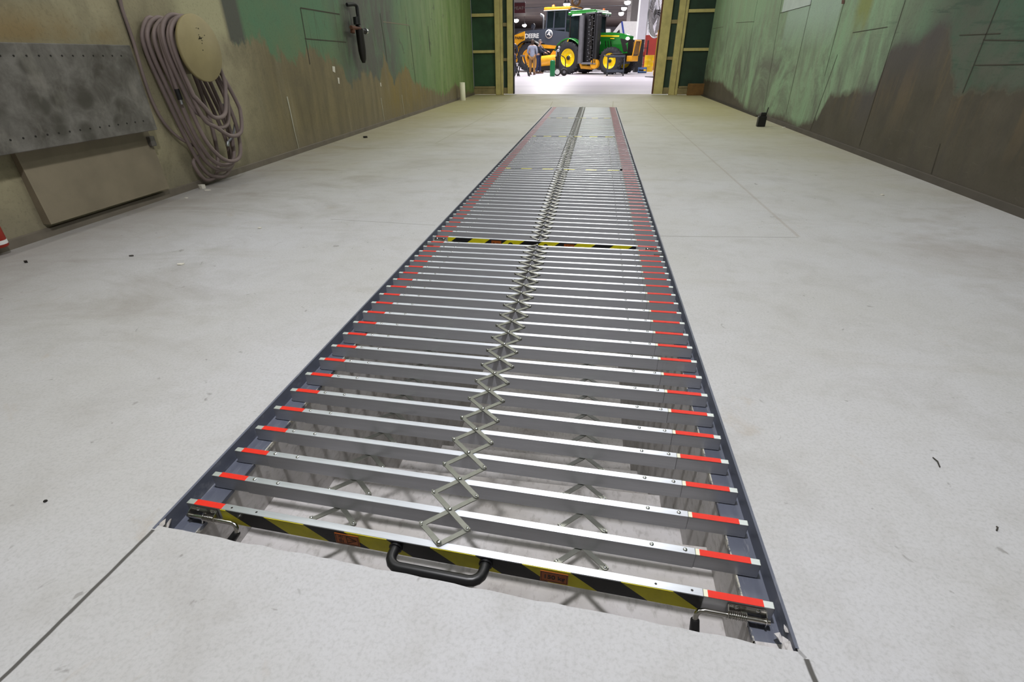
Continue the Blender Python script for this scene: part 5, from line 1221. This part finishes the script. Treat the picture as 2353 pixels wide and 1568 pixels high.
def ring(px, py, Y, R, label):
    v = at(px, py, Y); root = thing('hose_ring', label, 'ring', (v.x, Y, v.z), 0.2, 'brown reels under the shop ceiling')
    mb = MB(); mb.lathe([(R*0.66, -0.12), (R*0.98, -0.12), (R, 0.0), (R*0.98, 0.12), (R*0.66, 0.12), (R*0.62, 0), (R*0.66, -0.12)], M['wood'], 30, RX); mb.build('ring', root)
    mb = MB(); mb.lathe([(R*0.22, -0.14), (R*0.22, 0.14)], M['grey'], 16, RX)
    for k in range(4):
        a = PI*k/2+0.4; mb.tube([(R*0.2*math.cos(a), 0, R*0.2*math.sin(a)), (R*0.66*math.cos(a), 0, R*0.66*math.sin(a))], 0.03, M['grey'], 5)
    mb.build('hub', root)
    mb = MB(); mb.tube([(0, 0, R), (0, 0, R+1.2)], 0.03, M['grey'], 6); mb.build('hanger', root)
ring(1323.5, 3, 46, 0.36, 'larger brown hose reel hanging from the shop ceiling, above the cabs')
ring(1332, 26, 50, 0.32, 'smaller brown hose reel hanging lower, just behind the tractor roof')

def bay(px, py, Y, r, label):
    v = at(px, py, Y); root = thing('high_bay_light', label, 'ceiling light', (v.x, Y, v.z), 0, 'lit high bay lights in the shop')
    mb = MB(); mb.lathe([(r*0.98, 0.0), (r*1.02, 0.04), (r*0.7, 0.16), (r*0.3, 0.3), (0.0001, 0.3)], M['grey'], 20); mb.build('reflector', root)
    mb = MB(); mb.ball((0, 0, -0.05), r*1.15, M['lampglow'], 16, (1, 1, 0.7)); mb.build('bulb', root)
    mb = MB(); mb.tube([(0, 0, 0.3), (0, 0, max(0.6, 7.6-2.0*(Y-15.3)/96.7-v.z))], 0.012, M['grey'], 6); mb.build('stem', root)
for a in ((1442, 4, 58, 0.25, 'highest of the three round lights in a row at upper right'), (1434, 18, 66, 0.25, 'middle of the three round lights in a row at upper right'), (1427.5, 30, 73, 0.27, 'lowest of the three round lights in a row at upper right'),
          (1299, 8.5, 61, 0.17, 'left one of a close pair of lights above the loader cab'), (1306, 8.5, 63, 0.17, 'right one of a close pair of lights above the loader cab'),
          (1311, 22, 66, 0.28, 'big glaring light above the gap between loader and tractor cabs'), (1317, 32.5, 72, 0.27, 'light just left of the tractor roof'),
          (1186, 46, 72, 0.27, 'light against the left door edge'), (1205, 57.5, 88, 0.27, 'light low over the loader hood'), (1478, 92, 60, 0.14, 'small light beside the white column foot'), (1505, 84, 60, 0.2, 'light low against the right door edge'), (1503, 94, 62, 0.17, 'small light under the one at the right door edge')):
    bay(*a)
v = at(1225, 60, 60); root = thing('pedestal_lamp', 'dark round-headed post standing behind the loader hood', 'post', (v.x, 60, 0))
mb = MB(); mb.cyl((0, 0, 0), (0, 0, v.z-0.1), 0.11, M['charcoal'], 10); mb.build('post', root); mb = MB(); mb.ball((0, 0, v.z), 0.24, M['charcoal'], 14, (1, 0.6, 1)); mb.build('head', root)
v = at(1516, 28, 27.5)
fn = thing('drum_fan', 'big round wire-guarded fan beside the right door', 'fan', (v.x, 27.5, v.z), -1.24)
R = 0.98
mb = MB(); cage = [(R*math.cos(a), -0.12, R*math.sin(a)) for a in [2*PI*k/40 for k in range(40)]]; mb.tube(cage, 0.03, M['silver'], 6, True)
for rr, yy in ((0.25, -0.22), (0.5, -0.21), (0.75, -0.18)): mb.tube([(R*rr*math.cos(a), yy, R*rr*math.sin(a)) for a in [2*PI*k/32 for k in range(32)]], 0.008, M['grey'], 5, True)
for k in range(28):
    a = 2*PI*k/28; mb.tube([(0.08*math.cos(a), -0.22, 0.08*math.sin(a)), (R*0.75*math.cos(a), -0.18, R*0.75*math.sin(a)), (R*math.cos(a), -0.12, R*math.sin(a))], 0.007, M['grey'], 4)
mb.build('guard', fn)
mb = MB(); mb.lathe([(R*0.985, -0.12), (R*1.0, -0.12), (R*1.0, 0.10), (R*0.985, 0.10), (R*0.985, -0.12)], M['col_grey'], 40, RX); mb.build('shroud', fn)
for k in range(4):
    a = PI*k/2+0.3; mb = MB(); mb.add([(0.08*math.cos(a-0.4), -0.05, 0.08*math.sin(a-0.4)), (0.85*R*math.cos(a-0.35), -0.12, 0.85*R*math.sin(a-0.35)), (0.85*R*math.cos(a+0.35), 0.04, 0.85*R*math.sin(a+0.35)), (0.08*math.cos(a+0.4), 0.05, 0.08*math.sin(a+0.4))], [(0, 1, 2, 3)], M['col_grey']); mb.build('blade', fn)
mb = MB(); mb.cyl((0, -0.24, 0), (0, 0.2, 0), 0.10, M['ink'], 14); mb.build('motor', fn)
mb = MB(); mb.tube([(0, 0.1, -R), (0, 0.1, -v.z)], 0.05, M['grey'], 8); mb.box((-0.4, -0.2, -v.z), (0.4, 0.4, -v.z+0.04), M['grey']); mb.build('stand', fn)
# long pipe under the shop ceiling, seen as a thin pale line
a, b = at(1183, 19, 60), at(1466, 11, 60); mb = MB(); mb.tube([a-Vector((4, 0, 0)), b+Vector((6, 0, 0))], 0.035, M['grey'], 6)
tag(mb.build('ceiling_pipe', None), 'thin pale pipe running across under the shop ceiling', 'pipe')
